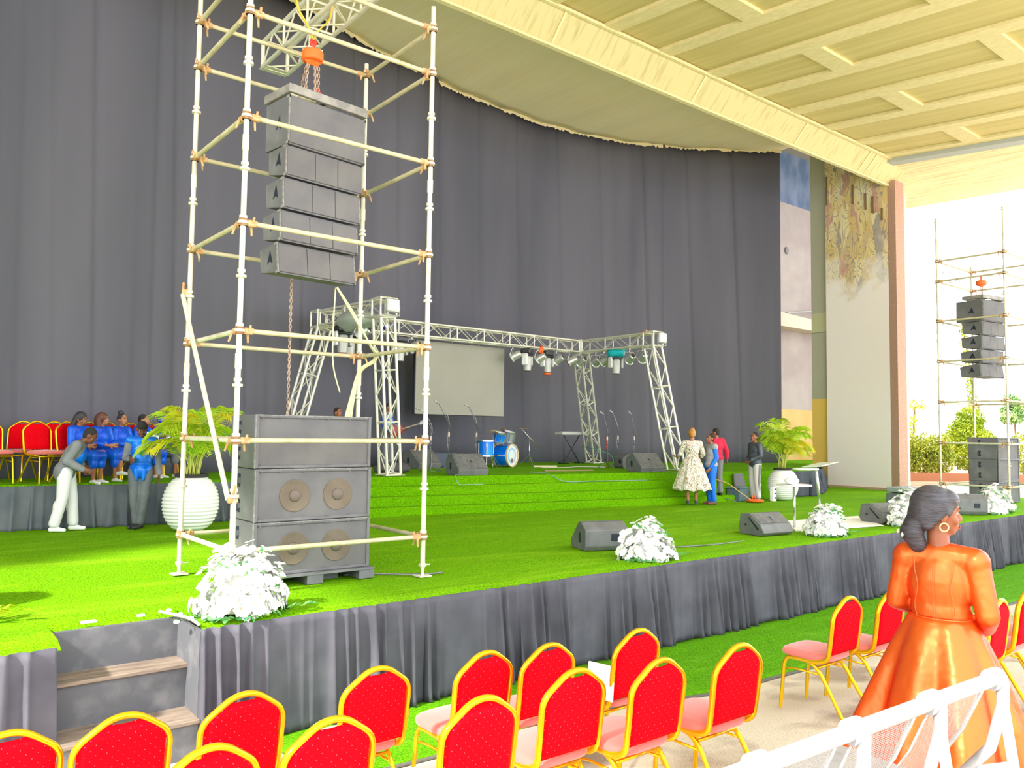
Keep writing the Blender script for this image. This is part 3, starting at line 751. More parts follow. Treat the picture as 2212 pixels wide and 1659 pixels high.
# ================================================================ line array cabinets
M_SPK = mat('speaker_paint', (.135, .135, .145), .65, var=(.20, .20, .205), scale=3.5, lo=.45, hi=.75, detail=9, bump=.15, bscale=80)
M_GRL = mat('speaker_grille', (.115, .112, .122), .75, var=(.155, .15, .15), scale=2.5, detail=6)
M_EDGE = mat('scuffed_edge', (.30, .29, .27), .7, var=(.16, .16, .16), scale=20)
M_HOLE = mat('dark_recess', (.012, .02, .035), .7)
def cabinet(w, h, d, label, big=False):
    t = thing('line_array_speaker', label, 'speaker')
    s = MB()
    bh = h * (.98 if big else .74)
    s.prism([(0, 0), (d, (h - bh)), (d, h), (0, h)], 0, .012, w - .012)
    s.build('cabinet', M_SPK, t)
    s = MB(); n = 1 if big else 3
    cuts = [0, w] if big else [0, w * .36, w * .66, w]
    for a, b in zip(cuts, cuts[1:]): s.box(((a + b) / 2, -.008, h / 2), (b - a - .006, .02, h - .03), bev=.004)
    s.build('grille', M_GRL, t)
    for x in (0, w):
        s = MB(); s.prism([(-.012, 0), (d, (h - bh)), (d, h), (-.012, h)], 0, x - .008, x + .008)
        s.build('side_plate', M_SPK, t)
    for x in (-.01, w + .002):
        s = MB(); s.box((x, -.005, h / 2), (.012, .02, h))
        s.box((x, .01, h - .015), (.014, .05, .03)); s.box((x, .01, .015), (.014, .05, .03)); s.build('rigging_edge', M_EDGE, t)
    s = MB(); c = d * .44; zc = h * (.45 if big else .52); k = .13 if big else .12
    s.add([(-.0095, c - .02, zc + k * .95), (-.0095, c - .055, zc - k * .35), (-.0095, c + .0, zc - k * .08), (-.0095, c + .055, zc - k * .30)], [(0, 1, 2), (0, 2, 3)]); s.build('handle', M_HOLE, t); s = MB()
    s.add([(w + .0095, c - .02, zc + k * .95), (w + .0095, c - .055, zc - k * .35), (w + .0095, c + .0, zc - k * .08), (w + .0095, c + .055, zc - k * .30)], [(0, 2, 1), (0, 3, 2)])
    s.build('handle', M_HOLE, t)
    return t
def array_at(x, y, rz, src, labels, top=6.065, dz=0):
    out = []; z = top - .11 - .525
    M = Matrix.Rotation(rz, 3, 'Z')
    lst = [(0, z)]; 
    for k in range(4): z -= .337; lst.append((1, z))
    for i, (b, zz) in enumerate(lst):
        drift = -.012 * i; p = Vector((x, y, zz)) + M @ Vector((drift, .01 * i, 0))
        tilt = -.0 if i == 0 else -.035 * i
        if src is None or (not b and 'big' not in arr) or (b and 'small' not in arr):
            t = cabinet(.93, .515, .46, labels[i], True) if not b else cabinet(.93, .326, .34, labels[i])
            arr['small' if b else 'big'] = t; t.location = p
        else: t = dup(arr['small' if b else 'big'], p, 0, labels[i])
        t.rotation_euler = Euler((tilt, 0, rz), 'XYZ'); t['group'] = 'hanging line array speakers'
        t['label'] = labels[i]
        if src: t.scale = (1.0, 1.4, 1.0)
    return lst[-1][1]
arr = {}
RZA = math.radians(7.5)
pl = ('near', 'in the near scaffold tower')
array_at(3.26, 7.8, RZA, None, ['big top speaker of the hanging stack ' + pl[1], 'first small speaker under the big one ' + pl[1], 'second small speaker under the big one ' + pl[1], 'third small speaker under the big one ' + pl[1], 'lowest hanging speaker ' + pl[1]])
pr = 'in the far right scaffold tower'
array_at(20.70, 7.86, math.radians(-9), 1, ['big top speaker of the hanging stack ' + pr, 'first small speaker under the big one ' + pr, 'second small speaker under the big one ' + pr, 'third small speaker under the big one ' + pr, 'lowest hanging speaker ' + pr], top=5.95)
def bumper(x, y, z, rz, label):
    t = thing('rigging_frame', label, 'frame', (x, y, z), rz)
    for n, a, b, c, sz in (('side_rail', 0, .24, 0, (.05, .52, .09)), ('side_rail', .93, .24, 0, (.05, .52, .09)), ('cross_rail', .465, .0, 0, (.91, .05, .09)), ('cross_rail', .465, .46, 0, (.91, .05, .09)), ('spine', .465, .23, .02, (.07, .5, .05))):
        MB().box((a, b, c + .045), sz, bev=.006).build(n, mat('frame_grey', (.20, .19, .18), .6, var=(.33, .31, .28), scale=8), t)
bumper(3.26, 7.79, 5.97, RZA, 'flat steel rigging frame on top of the near hanging speakers')
bumper(20.70, 7.85, 5.86, math.radians(-9), 'flat steel rigging frame on top of the far right hanging speakers')
def chain(mb, A, B, r=.012, pitch=.036, w=.013):
    A = Vector(A); B = Vector(B); d = (B - A); n = int(d.length / pitch); u = d.normalized(); x, y, _ = frame_of(u)
    for i in range(n):
        c = A + d * ((i + .5) / n); q = x if i % 2 else y
        P = [c + u * (math.sin(k * PI / 4) * pitch * .72) + q * (math.cos(k * PI / 4) * w) for k in range(8)]
        mb.tube(P, r * .42, seg=5, closed=True)
M_CHAIN = mat('rusty_chain', (.42, .28, .20), .6, .5, var=(.55, .42, .33), scale=30)
def hoist(x, y, ztop, zb, zf, label, full):
    t = thing('chain_hoist', label, 'hoist', (x, y, zb))
    s = MB(); s.box((0, 0, 0), (.21, .11, .20), bev=.05); s.lathe([(.10, -.06), (.115, -.04), (.115, .04), (.10, .06)], seg=24)
    n0 = 0; o = s.build('hoist_body', M_ORANGE, t); o.modifiers.new('b', 'BEVEL').width = .01
    MB().box((0, -.062, .035), (.17, .012, .075), bev=.004).build('white_plate', M_WHITEP, t)
    s = MB(); s.tube(smoothpath([(0, 0, .10), (.03, 0, .15), (.0, 0, .19), (-.03, 0, .15), (-.01, 0, .11)]), .014); s.box((0, 0, .13), (.05, .03, .08), bev=.01); s.build('top_hook', M_REDP, t, smooth=True)
    s = MB()
    for a_, b_ in (((.03, 0, -.10), (.05, .02, zf - zb + .03)), ((.07, .0, -.10), (.085, .02, zf - zb + .03)), ((-.05, .0, -.10), (-.06, .03, zf - zb + .03))):
        s = MB(); chain(s, a_, b_, .014); s.build('load_chain', M_CHAIN, t)
    s = MB(); s.tube(smoothpath([(.065, .02, zf - zb + .09), (.10, .02, zf - zb + .05), (.07, .02, zf - zb), (.04, .02, zf - zb + .03)]), .016); s.build('bottom_hook', M_REDP, t, smooth=True)
    if full:
        s = MB(); chain(s, (-.04, .06, -.08), (.01, .40, -.42), .013); chain(s, (.01, .40, -.42), (.01, .40, -3.92), .013); s.build('hand_chain', M_CHAIN, t)
    return t
HX, HY = 3.56, 7.95
hoist(HX, HY, 7, 6.50, 6.07, 'orange chain hoist with a white plate above the near hanging speakers', True)
hoist(21.15, 8.05, 7, 6.30, 5.95, 'orange chain hoist above the far right hanging speakers', False)
M_SLING = mat('yellow_sling', (.85, .52, .02), .7, var=(.9, .62, .1), scale=12)
t = thing('lifting_sling', 'yellow webbing sling looped over the hoist truss holding the orange hoist', 'sling', (HX, HY, 6.68))
for sx in (-1, 1):
    s = MB(); s.tube(smoothpath([(0, 0, 0), (sx * .07, 0, .14), (sx * .19, 0, .32), (sx * .20, 0, .62), (0, 0, .645)]), .022, seg=6, ry=.008); s.build('webbing', M_SLING, t, smooth=True)

# ================================================================ bass bins
def cone_mat(): return mat('paper_cone', (.135, .105, .075), .8, var=(.17, .135, .10), scale=4)
def sub(w, h, d, label, cones, single=True):
    t = thing('bass_speaker', label, 'speaker')
    s = MB(); s.box((w / 2, d / 2 + .02, h / 2), (w, d - .04, h), bev=.012); s.build('cabinet', M_SPK, t)
    s = MB()
    for a, b, c, e in ((0, .035, 0, h), (w - .035, w, 0, h), (.035, w - .035, 0, .03), (.035, w - .035, h - .03, h)):
        s.box(((a + b) / 2, .012, (c + e) / 2), (b - a, .035, e - c), bev=.006)
    for x in (.05, .2, .4, .6, .8, .95):
        for z in (.035, h - .035): s.ell((w * x, -.006, z), (.008, .006, .008), seg=8, rings=4)
    s.build('front_frame', M_SPK, t)
    MB().box((w / 2, .018, h / 2), (w - .06, .01, h - .05)).build('grille', M_GRL, t)
    if cones:
        for x in (w * .33, w * .70):
            c = Vector((x, .012, h * .48)); s = MB()
            s.lathe([(.160, .0), (.158, .006), (.148, .004), (.138, .001), (.06, .0005)], seg=36); s.xf(Matrix.Translation(c) @ Euler((PI / 2, 0, 0)).to_matrix().to_4x4()); k = s.build('cone', cone_mat(), t, smooth=True)
            s = MB(); s.lathe([(.062, .0), (.058, .010), (.042, .022), (.018, .028), (0, .029)], seg=24); s.xf(Matrix.Translation(c) @ Euler((PI / 2, 0, 0)).to_matrix().to_4x4()); s.build('dust_cap', mat('dust_cap', (.15, .12, .10), .7), k, smooth=True)
    for z in (h * .27, h * .76):
        s = MB(); s.box((-.003, d * .62, z), (.02, .055, .125), bev=.006)
        s.mi = 1; s.box((-.008, d * .62 - .028, z), (.02, .016, .05)); s.box((-.008, d * .62 + .028, z), (.02, .016, .05))
        s.build('handle', [M_HOLE, M_SPK], t)
    MB().box((w / 2, .0, h - .004), (w, .02, .010)).build('worn_edge', M_EDGE, t); MB().box((-.001, .004, h / 2), (.010, .02, h)).build('worn_edge', M_EDGE, t)
    return t
XS, YS = 2.905, 7.50; SW, SH, SD = 1.235, .505, .66
t0 = sub(SW, SH, SD, 'bottom bass speaker with two visible cones on the wooden pallet, near tower', True); t0.location = (XS, YS, DZ + .135); t0['group'] = 'bass speakers in the near tower'
t1 = dup(t0, (XS, YS, DZ + .135 + .512), 0, 'middle bass speaker with two brown cones in the near tower stack')
t2 = sub(SW, SH + .01, SD, 'top bass speaker with a plain dark front in the near tower stack', False); t2.location = (XS - .01, YS + .0, DZ + .135 + 1.024); t2['group'] = 'bass speakers in the near tower'
t = thing('pallet', 'dark wooden pallet under the near bass speakers', 'pallet', (XS - .03, YS - .03, DZ + .022))
MB().box((SW / 2 + .03, SD / 2, .100), (SW + .06, SD + .06, .022)).build('top_board', M_SPK, t)
for x in (.08, SW / 2 + .03, SW - .02):
    MB().box((x, SD / 2, .045), (.17, SD + .04, .09)).build('bearer', M_SPK, t)
MB().box((SW - .34, SD / 2, .035), (.18, SD * .5, .07)).build('block', M_DKWOOD, t)
for k in range(3):
    d = dup(t2, (20.62, 7.56, DZ + .03 + k * .516), 0, ('lowest', 'middle', 'top')[k] + ' bass speaker of the grey stack in the far right tower', 'bass speakers in the far right tower')

# cables on the near tower
M_CABLE = mat('cream_cable', (.78, .70, .42), .6)
M_WCABLE = mat('white_cable', (.75, .74, .68), .6)
M_GCABLE = mat('green_grey_cable', (.25, .38, .30), .6)
def cable(pts, r, m, label, n=6, name='cable'):
    s = MB(); s.tube(smoothpath(pts, n), r, seg=6); return tag(s.build(name, m, smooth=True), label, 'cable')
BX, BY = SX + 2.021, SY + 1.512
cb = thing('cable_bundle', 'bundle of cream cables looped down the back right upright of the near scaffold', 'cable')
for k in range(4):
    o = .025 * k
    pts = [(3.95, 8.02, 4.05), (4.22 + .3 * o, 8.12, 3.76), (4.54, 8.25 + o * .3, 3.43), (4.64 + o * .2, 8.33 + o * .5, 3.40 + .004 * k), (4.66, 8.42 + o * .4, 3.30 + o * .3), (4.60 - o * .3, 8.62, 3.20 + .2 * o), (4.56 - o * .5, 8.70, 2.95), (4.50 - o * 1.1, 8.70, 2.4), (4.53 + o * .7, 8.69, 1.8), (4.55 - o * .6, 8.69, 1.3), (4.55, 8.66, DZ + .04)]
    s = MB(); s.tube(smoothpath(pts, 6), .012, seg=6); s.build('strand', M_CABLE, cb, smooth=True)
cable([(3.95, 8.05, 4.05), (3.94, 8.06, 3.6), (3.97, 8.1, 3.2), (4.06, 8.1, 2.9)], .008, M_CABLE, 'thin cream cable hanging straight under the near speaker stack')
# ================================================================ banquet chairs
M_GOLD = mat('gold_frame', (.86, .50, .015), .26, .75, spec=.6)
M_GOLD.node_tree.nodes['Principled BSDF'].inputs['Base Color'].default_value = (.95, .58, .01, 1)
def red_cloth(name, c, cd, n=30.0):
    m = bpy.data.materials.new(name); m.use_nodes = True; nt = m.node_tree; N = nt.nodes; L = nt.links; b = N['Principled BSDF']
    b.inputs['Roughness'].default_value = .9; b.inputs['Specular IOR Level'].default_value = .06
    tc = N.new('ShaderNodeTexCoord'); mp = N.new('ShaderNodeMapping'); mp.inputs['Rotation'].default_value = (0, PI / 4, 0); mp.inputs['Scale'].default_value = (n, 0.001, n)
    L.new(tc.outputs['Object'], mp.inputs['Vector'])
    v = N.new('ShaderNodeTexVoronoi'); v.inputs['Scale'].default_value = 1; v.inputs['Randomness'].default_value = 0
    L.new(mp.outputs[0], v.inputs['Vector'])
    lt = N.new('ShaderNodeMath'); lt.operation = 'LESS_THAN'; lt.inputs[1].default_value = .055; L.new(v.outputs['Distance'], lt.inputs[0])
    mx = N.new('ShaderNodeMixRGB'); mx.inputs[1].default_value = (*c, 1); mx.inputs[2].default_value = (*cd, 1)
    L.new(lt.outputs[0], mx.inputs[0]); L.new(mx.outputs[0], b.inputs['Base Color'])
    MATS[name] = m; return m
M_RED = red_cloth('red_dotted_cloth', (.74, .001, .008), (.90, .14, .14))
M_SEAT = mat('seat_cloth', (.72, .17, .15), .8, sheen=.45, spec=.2)
def chair_parts():
    t = thing('banquet_chair', None, 'chair')
    lean = .13
    def bk(z): return -.19 - (z - .44) * lean            # y of the back at height z
    pts = [(-.185, .10, .425), (-.200, -.10, .43), (-.204, bk(.46) + .005, .465), (-.208, bk(.60), .60), (-.213, bk(.815), .815), (-.055, bk(.93), .93)]
    pts = pts + [(-x, y, z) for x, y, z in pts][::-1]
    s = MB(); s.tube(rounded(pts, .06, 6), .015, seg=10, ry=.019, up=(1, 0, 0)); s.build('back_frame', M_GOLD, t, smooth=True, sharp=60)
    # padded back panel
    def outl(u):   # half width at height
        if u < .72: return .188 + .006 * u / .72
        return .194 * max(0, 1 - ((u - .72) / .28) ** 2.1) ** .42 * .999 + .0
    s = MB(); n = 18; m = 16; z0, z1 = .50, .903
    for side in (1, -1):
        def fn(u, v, side=side):
            z = z0 + (z1 - z0) * v; hw = .192
            if v > .78:
                k = (v - .78) / .22; hw = .192 - .104 * k ** 1.2
            x = (u * 2 - 1) * hw; e = min(1, (1 - abs(u * 2 - 1)) * 7) * min(1, v * 9 + .0) * min(1, (1 - v) * 9)
            zz = z - (.010 * (1 - (u * 2 - 1) ** 2)) * (v > .97)
            return (x, bk(z) + side * (.006 + .016 * max(0, e) ** .5), zz)
        i0 = len(s.v); s.grid(fn, n, m)
        if side > 0: s.f = [f[::-1] for f in s.f]
    fl = len(s.f); N1 = (n + 1) * (m + 1)
    ring = [i for i in range(n + 1)] + [(n + 1) * (j + 1) + n for j in range(m)] + [(n + 1) * m + n - 1 - i for i in range(n)] + [(n + 1) * (m - 1 - j) for j in range(m - 1)]
    for a, b in zip(ring, ring[1:] + ring[:1]): s.f.append([a, b, b + N1, a + N1]); s.m.append(0)
    s.build('back_cushion', M_RED, t, smooth=True, sharp=70)
    # seat
    s = MB(); rr_ = []
    def seat(u, v):
        a = 2 * PI * u; ex = 4.5
        cx, sx = math.cos(a), math.sin(a); k = (abs(cx) ** ex + abs(sx) ** ex) ** (-1 / ex)
        prof = [(0, .498), (.5, .497), (.85, .490), (.97, .476), (1.0, .455), (.97, .438), (.0, .436)]
        f = v * 6; i = min(int(f), 5); q = f - i; r = prof[i][0] * (1 - q) + prof[i + 1][0] * q; z = prof[i][1] * (1 - q) + prof[i + 1][1] * q
        return (cx * k * r * .212, .035 + sx * k * r * .215, z)
    s.grid(seat, 40, 24); s.build('seat', M_SEAT, t, smooth=True)
    for sx in (-1, 1):
        x = .178 * sx
        s = MB(); s.tube(rounded([(x * 1.06, .235, .0), (x, .205, .37), (x, .17, .418), (x, -.02, .418), (x, -.10, .36), (x * 1.12, -.33, .0)], .06, 5), .0125, seg=8, ry=.016, up=(1, 0, 0))
        s.build('leg_frame', M_GOLD, t, smooth=True, sharp=60)
        s = MB(); s.tube([(x, .212, .32), (x * .98, .10, .335), (x, -.115, .335)], .008, seg=6); s.build('side_rail', M_GOLD, t, smooth=True)
    s = MB(); s.tube([(-.18, .19, .405), (.18, .19, .405)], .010, seg=6); s.build('front_rail', M_GOLD, t, smooth=True)
    s = MB(); s.tube([(-.17, -.09, .385), (.17, -.09, .385)], .010, seg=6); s.build('rear_rail', M_GOLD, t, smooth=True)
    return t
ch0 = chair_parts(); ch_used = False
def chair(x, y, rz, label, group, z=None):
    global ch_used
    z = gz(y) + .0 if z is None else z
    if not ch_used:
        ch_used = True; ch0.location = (x, y, z); ch0.rotation_euler = (0, 0, rz); ch0['label'] = label; ch0['group'] = group; return ch0
    return dup(ch0, (x, y, z), rz, label, group)
AG = 'red and gold audience chairs'
# (apex x, apex y, rotation, label); the chair origin sits .25 in front of the back apex
AUD = [(.55, 4.17, .0, 'red gold chair cut by the left edge of the photo in the second row'),
       (.98 + .02, 4.08, .02, 'red gold chair right in front of the stage stair'),
       (1.55, 4.04, .03, 'red gold chair in front of the skirt just right of the stage stair'),
       (1.10, 3.22, .10, 'red gold chair at the bottom edge, left of the centre, nearest the camera'),
       (1.62, 3.22, .02, 'red gold chair at the bottom edge, right of the nearest chair'),
       (2.30, 4.03, .0, 'red gold chair alone in front of the skirt below the bass speakers'),
       (2.95, 3.89, .03, 'red gold chair partly hidden behind a nearer chair below the skirt gap'),
       (2.26, 3.00, .0, 'red gold chair whose seat edge shows at its left, bottom centre'),
       (3.34, 3.76, .0, 'red gold chair standing on the turf strip, partly behind two nearer backs'),
       (2.93, 3.09, -.02, 'red gold chair with clearly dotted back and pale seat, bottom centre'),
       (4.03, 3.66, .0, 'red gold chair with a cream bag and a paper on its seat'),
       (3.38, 2.91, .0, 'red gold chair in front of the one holding the cream bag'),
       (3.96, 2.82, -.02, 'red gold chair at the right end of the near row, beside the white bench'),
       (6.04, 3.30, .0, 'red gold chair standing clear on the concrete left of the orange dress'),
       (6.58, 3.22, .0, 'red gold chair half hidden by the left sleeve of the orange dress'),
       (6.34, 2.33, .08, 'red gold chair showing beside the right elbow of the orange dress'),
       (7.13, 2.41, .0, 'red gold chair cut by the right edge of the photo')]
for x, y, rz, lb in AUD:
    c, s_ = math.cos(rz), math.sin(rz); k = .254
    chair(x - s_ * k * -1 * -1 if False else x + (-s_) * k * 1.0, y + c * k, rz, lb, AG)
for x, y, lb in ((7.75, 2.55, 'red gold chair beyond the right edge of the photo, only legs in view'),):
    chair(x, y + .254, 0, lb, AG)
# bag and paper on chair
s = MB(); s.box((4.02, 3.90, gz(3.9) + .56), (.24, .11, .13), (.1, .15, .1), bev=.03)
tag(s.build('cream_bag', mat('cream_bag', (.86, .62, .42), .7), smooth=False), 'small cream bag resting on a red chair seat', 'bag')
s = MB(); s.box((3.80, 3.78, gz(3.8) + .60), (.012, .20, .22), (0, .1, .2), bev=.002)
tag(s.build('paper_sheet', M_WHITEP), 'white folded paper standing on the seat beside the cream bag', 'paper')
# choir chairs
CG = 'red and gold chairs on the choir platform'
chair(1.50, 14.20, PI + .3, 'red gold chair cut by the left edge on the choir platform', CG, UZ)
chair(1.86, 14.80, PI - .5, 'red gold chair partly hidden behind another on the choir platform', CG, UZ)
chair(2.14, 14.02, PI + .35, 'empty red gold chair left of the bent man in white trousers', CG, UZ)
chair(2.44, 14.78, PI + .1, 'red gold chair seen between an empty chair and the first choir woman', CG, UZ)
# ================================================================ steel bench
M_BENCH = mat('bench_metal', (.44, .45, .47), .42, .25, var=(.33, .33, .35), scale=16, lo=.5, hi=.8, detail=9)
def perf():
    m = bpy.data.materials.new('perforated_steel'); m.use_nodes = True; nt = m.node_tree; N = nt.nodes; L = nt.links; b = N['Principled BSDF']
    b.inputs['Base Color'].default_value = (.36, .35, .34, 1); b.inputs['Roughness'].default_value = .45; b.inputs['Metallic'].default_value = .3
    tc = N.new('ShaderNodeTexCoord'); mp = N.new('ShaderNodeMapping'); mp.inputs['Rotation'].default_value = (0, .0, 0); mp.inputs['Scale'].default_value = (80, 0.001, 95)
    L.new(tc.outputs['Object'], mp.inputs['Vector'])
    v = N.new('ShaderNodeTexVoronoi'); v.inputs['Scale'].default_value = 1; v.inputs['Randomness'].default_value = 0
    L.new(mp.outputs[0], v.inputs['Vector'])
    g = N.new('ShaderNodeMath'); g.operation = 'GREATER_THAN'; g.inputs[1].default_value = .31; L.new(v.outputs['Distance'], g.inputs[0]); L.new(g.outputs[0], b.inputs['Alpha'])
    return m
M_PERF = perf()
bt = thing('steel_bench', 'white perforated steel waiting bench seen from behind at the lower right', 'bench', (0, 0, 0))
BA, BB = Vector((3.935, 1.475, 0)), Vector((2.285, 1.55, 0)); bd = (BB - BA) / 3
ang = math.atan2((BA - BB).y, (BA - BB).x)
bt.location = (BB.x - .02, BB.y, gz(1.5)); bt.rotation_euler = (0, 0, ang)
HB = 1.42 - gz(1.5) + .012; U_ = .5505
for k in range(-2, 3):
    x0 = k * U_ + .035; x1 = (k + 1) * U_ - .03
    if k == 2: x1 = 3 * U_
    s = MB(); s.tube(rounded([(x0 - .015, -.0, HB), (x1 + (.0 if k < 2 else -.02), -.0, HB)], .02), .030, seg=14); s.ell((x1 - .0, 0, HB), (.03, .03, .03)); s.build('top_bar', M_BENCH, bt, smooth=True, sharp=50)
    s = MB(); s.grid(lambda u, v: (x0 + .03 + u * (x1 - x0 - .08), .02 + .20 * (v) + .06 * v * v, HB - .03 - .46 * v), 6, 10); o = s.build('perforated_back', M_PERF, bt, smooth=True)
    s = MB()
    s.tube([(x0 + .02, .02, HB - .02), (x0 + .02, .12, HB - .24), (x0 + .02, .29, HB - .50)], .010, seg=6, ry=.004); s.tube([(x1 - .04, .02, HB - .02), (x1 - .04, .12, HB - .24), (x1 - .04, .29, HB - .50)], .010, seg=6)
    s.tube([(x0 + .02, .29, HB - .50), (x1 - .04, .29, HB - .50)], .012, seg=6); s.build('back_rim', M_BENCH, bt, smooth=True)
    s = MB(); s.box(((x0 + x1) / 2, .52, HB - .515), (x1 - x0 - .03, .44, .02), bev=.008); s.build('seat', M_BENCH, bt)
for k in range(-1, 4):
    x = k * U_
    s = MB()
    s.tube([(x, -.035, HB + .0), (x, -.035, HB - .10), (x, .02, HB - .30), (x, .22, HB - .55)], [.030, .028, .024, .024], seg=8, ry=.022)
    s.tube([(x - .03, .0, HB), (x + .03, .0, HB)], .046, seg=18)
    s.tube([(x, -.03, HB - .06), (x, -.10, HB - .55), (x, -.06, .03)], .024, seg=8, ry=.02)
    s.tube([(x, -.08, HB - .34), (x, .14, HB - .44)], .015, seg=8); s.tube([(x, .22, HB - .55), (x, .55, .03)], .02, seg=8)
    o = s.build('side_frame', M_BENCH, bt, smooth=True, sharp=50)
    s = MB(); s.tube([(x - .034, 0, HB), (x - .0301, 0, HB)], .024, seg=16); s.tube([(x + .0301, 0, HB), (x + .034, 0, HB)], .024, seg=16); s.build('pipe_end', mat('dark_hole', (.16, .16, .18), .6), o)
s = MB(); s.box((U_ * .5, .2, HB - .60), (U_ * 5, .06, .05), bev=.01); s.build('main_rail', M_BENCH, bt)
# ================================================================ pots, palms, flowers
M_POT = mat('white_glaze', (.90, .89, .86), .45, bump=.05, bscale=20)
M_SOIL = mat('dark_soil', (.04, .035, .03), .9)
def pot(x, y, z, label, k=1.0):
    t = thing('planter_pot', label, 'pot', (x, y, z)); s = MB(); pr = []
    n = 96
    for i in range(n + 1):
        u = i / n; a = -1.02 + 2.0 * u
        r = .395 * math.sqrt(max(0.0, 1 - (a * .93) ** 2)) ** .80 * (1 + .022 * math.cos(u * 2 * PI * 15))
        pr.append((r * k, .80 * k * u))
    pr += [(.215 * k, .805 * k), (.20 * k, .76 * k), (.0, .76 * k)]
    s.lathe([(.0, 0)] + pr, seg=48); s.build('body', M_POT, t, smooth=True, sharp=80)
    s = MB(); s.lathe([(0, .775 * k), (.20 * k, .775 * k), (.235 * k, .80 * k), (.24 * k, .84 * k), (.22 * k, .845 * k), (.20 * k, .80 * k), (0, .79 * k)], seg=32); s.build('inner_pot', M_SOIL, t, smooth=True, sharp=50)
    return t
M_PALM = mat('palm_leaf', (.30, .56, .01), .5, var=(.52, .66, .02), scale=3.0)
M_PALMY = mat('palm_leaf_yellow', (.80, .62, .02), .5, var=(.55, .66, .02), scale=4)
M_STEM = mat('palm_stem', (.62, .60, .12), .6, var=(.45, .55, .1), scale=9)
def palm(x, y, z, label, seed, n=17, hgt=1.0, spread=.85):
    t = thing('areca_palm', label, 'plant', (x, y, z)); rr = random.Random(seed)
    for i in range(n):
        az = 2 * PI * (i * .381966) + rr.uniform(-.2, .2); el = .12 + .88 * (i + .5) / n; L = rr.uniform(.88, 1.08)
        out = Vector((math.cos(az), math.sin(az), 0)); P = []
        reach = spread * (.35 + .75 * (1 - el * .55)) * L; top = hgt * (.60 + .55 * el) * L
        m = 16; b0 = Vector((rr.uniform(-.08, .08), rr.uniform(-.08, .08), 0))
        for k in range(m + 1):
            u = k / m; droop = (u ** 2.6) * top * (.72 - .60 * el)
            P.append(b0 + out * (reach * (u ** 1.35)) + Vector((0, 0, top * math.sin(u * PI / 2) - droop)))
        s = MB(); s.tube(P, [.011 - .008 * k / m for k in range(m + 1)], seg=5)
        st = s.build('stem', M_STEM, t, smooth=True)
        s = MB()
        for k in range(int(m * .30) * 2, m * 2):
            u = k / (m * 2); f = u * m; j = min(int(f), m - 1); p = P[j].lerp(P[j + 1], f - j); d = (P[j + 1] - P[j]).normalized()
            side = d.cross(Vector((0, 0, 1)))
            side = side.normalized() if side.length > .05 else Vector((-out.y, out.x, 0))
            nrm = side.cross(d)
            ll = .34 * math.sin(min(1, max(0, u - .28) / .67 * .9 + .12) * PI) ** .6 + .05
            for sg in (-1, 1):
                dirv = (side * sg * .8 + d * .75 - nrm * .25 * 0 + Vector((0, 0, rr.uniform(-.15, .1)))).normalized()
                q0 = p; q1 = p + dirv * ll * .45 + nrm * .02; q2 = p + dirv * ll + Vector((0, 0, -ll * .35)); w = d * .013 + nrm * .004
                s.add([q0 - w * .5, q0 + w * .5, q1 + w, q1 - w, q2], [(0, 1, 2, 3), (3, 2, 4)])
        s.build('frond', M_PALMY if rr.random() < .22 else M_PALM, t)
    return t
pot(3.82, 12.36, DZ + .02, 'large white ribbed round pot at left beside the scaffold')
palm(3.82, 12.36, DZ + .02 + .80, 'green feathery palm growing in the large left white pot', 3, 26, 1.08, .72)
pot(17.15, 11.0, DZ + .02, 'white ribbed round pot at right behind the man in the tracksuit', .9)
palm(17.15, 11.0, DZ + .02 + .76, 'green feathery palm growing in the right white pot', 11, 26, 1.12, .72)
pot(.30, 8.25, DZ + .02, 'white pot cut off by the left edge of the photo', .9)
s = MB(); rr = random.Random(5)
for k in range(16):
    a = rr.uniform(-.5, .6); p = Vector((.86 + .02 * k - .25, 7.42 + rr.uniform(-.10, .1), DZ + .05)); d = Vector((math.cos(a), math.sin(a), 0)) * rr.uniform(.22, .38); w = Vector((-d.y, d.x, 0)) * .07
    s.add([p - w * .3, p + d * .4 - w + Vector((0, 0, .07)), p + d + Vector((0, 0, .01)), p + d * .4 + w + Vector((0, 0, .06))], [(0, 1, 2, 3)])
tag(s.build('fallen_frond', M_PALMY), 'yellow green palm leaf lying on the turf at the left edge', 'leaf')

M_PETAL = mat('white_petal', (.93, .93, .90), .7)
M_PETC = mat('flower_centre', (.75, .62, .25), .8)
M_LEAF = mat('bouquet_leaf', (.05, .30, .10), .5, var=(.16, .46, .10), scale=6)
def blossom(s, c, n, r, rr):
    x, y, z = frame_of(n)
    s.mi = 0; k = 6
    for i in range(k):
        a = 2 * PI * i / k + rr.uniform(-.2, .2); d = x * math.cos(a) + y * math.sin(a); w = n.cross(d)
        l = r * rr.uniform(.8, 1.15)
        s.add([c, c + d * l * .60 + w * l * .46 + n * l * .20, c + d * l + n * l * .10, c + d * l * .60 - w * l * .46 + n * l * .20], [(0, 1, 2, 3)])
    s.mi = 1; s.add([c + n * r * .12 + x * r * .14, c + n * r * .12 + (y * .866 - x * .5) * r * .14, c + n * r * .12 - (y * .866 + x * .5) * r * .14], [(0, 1, 2)])
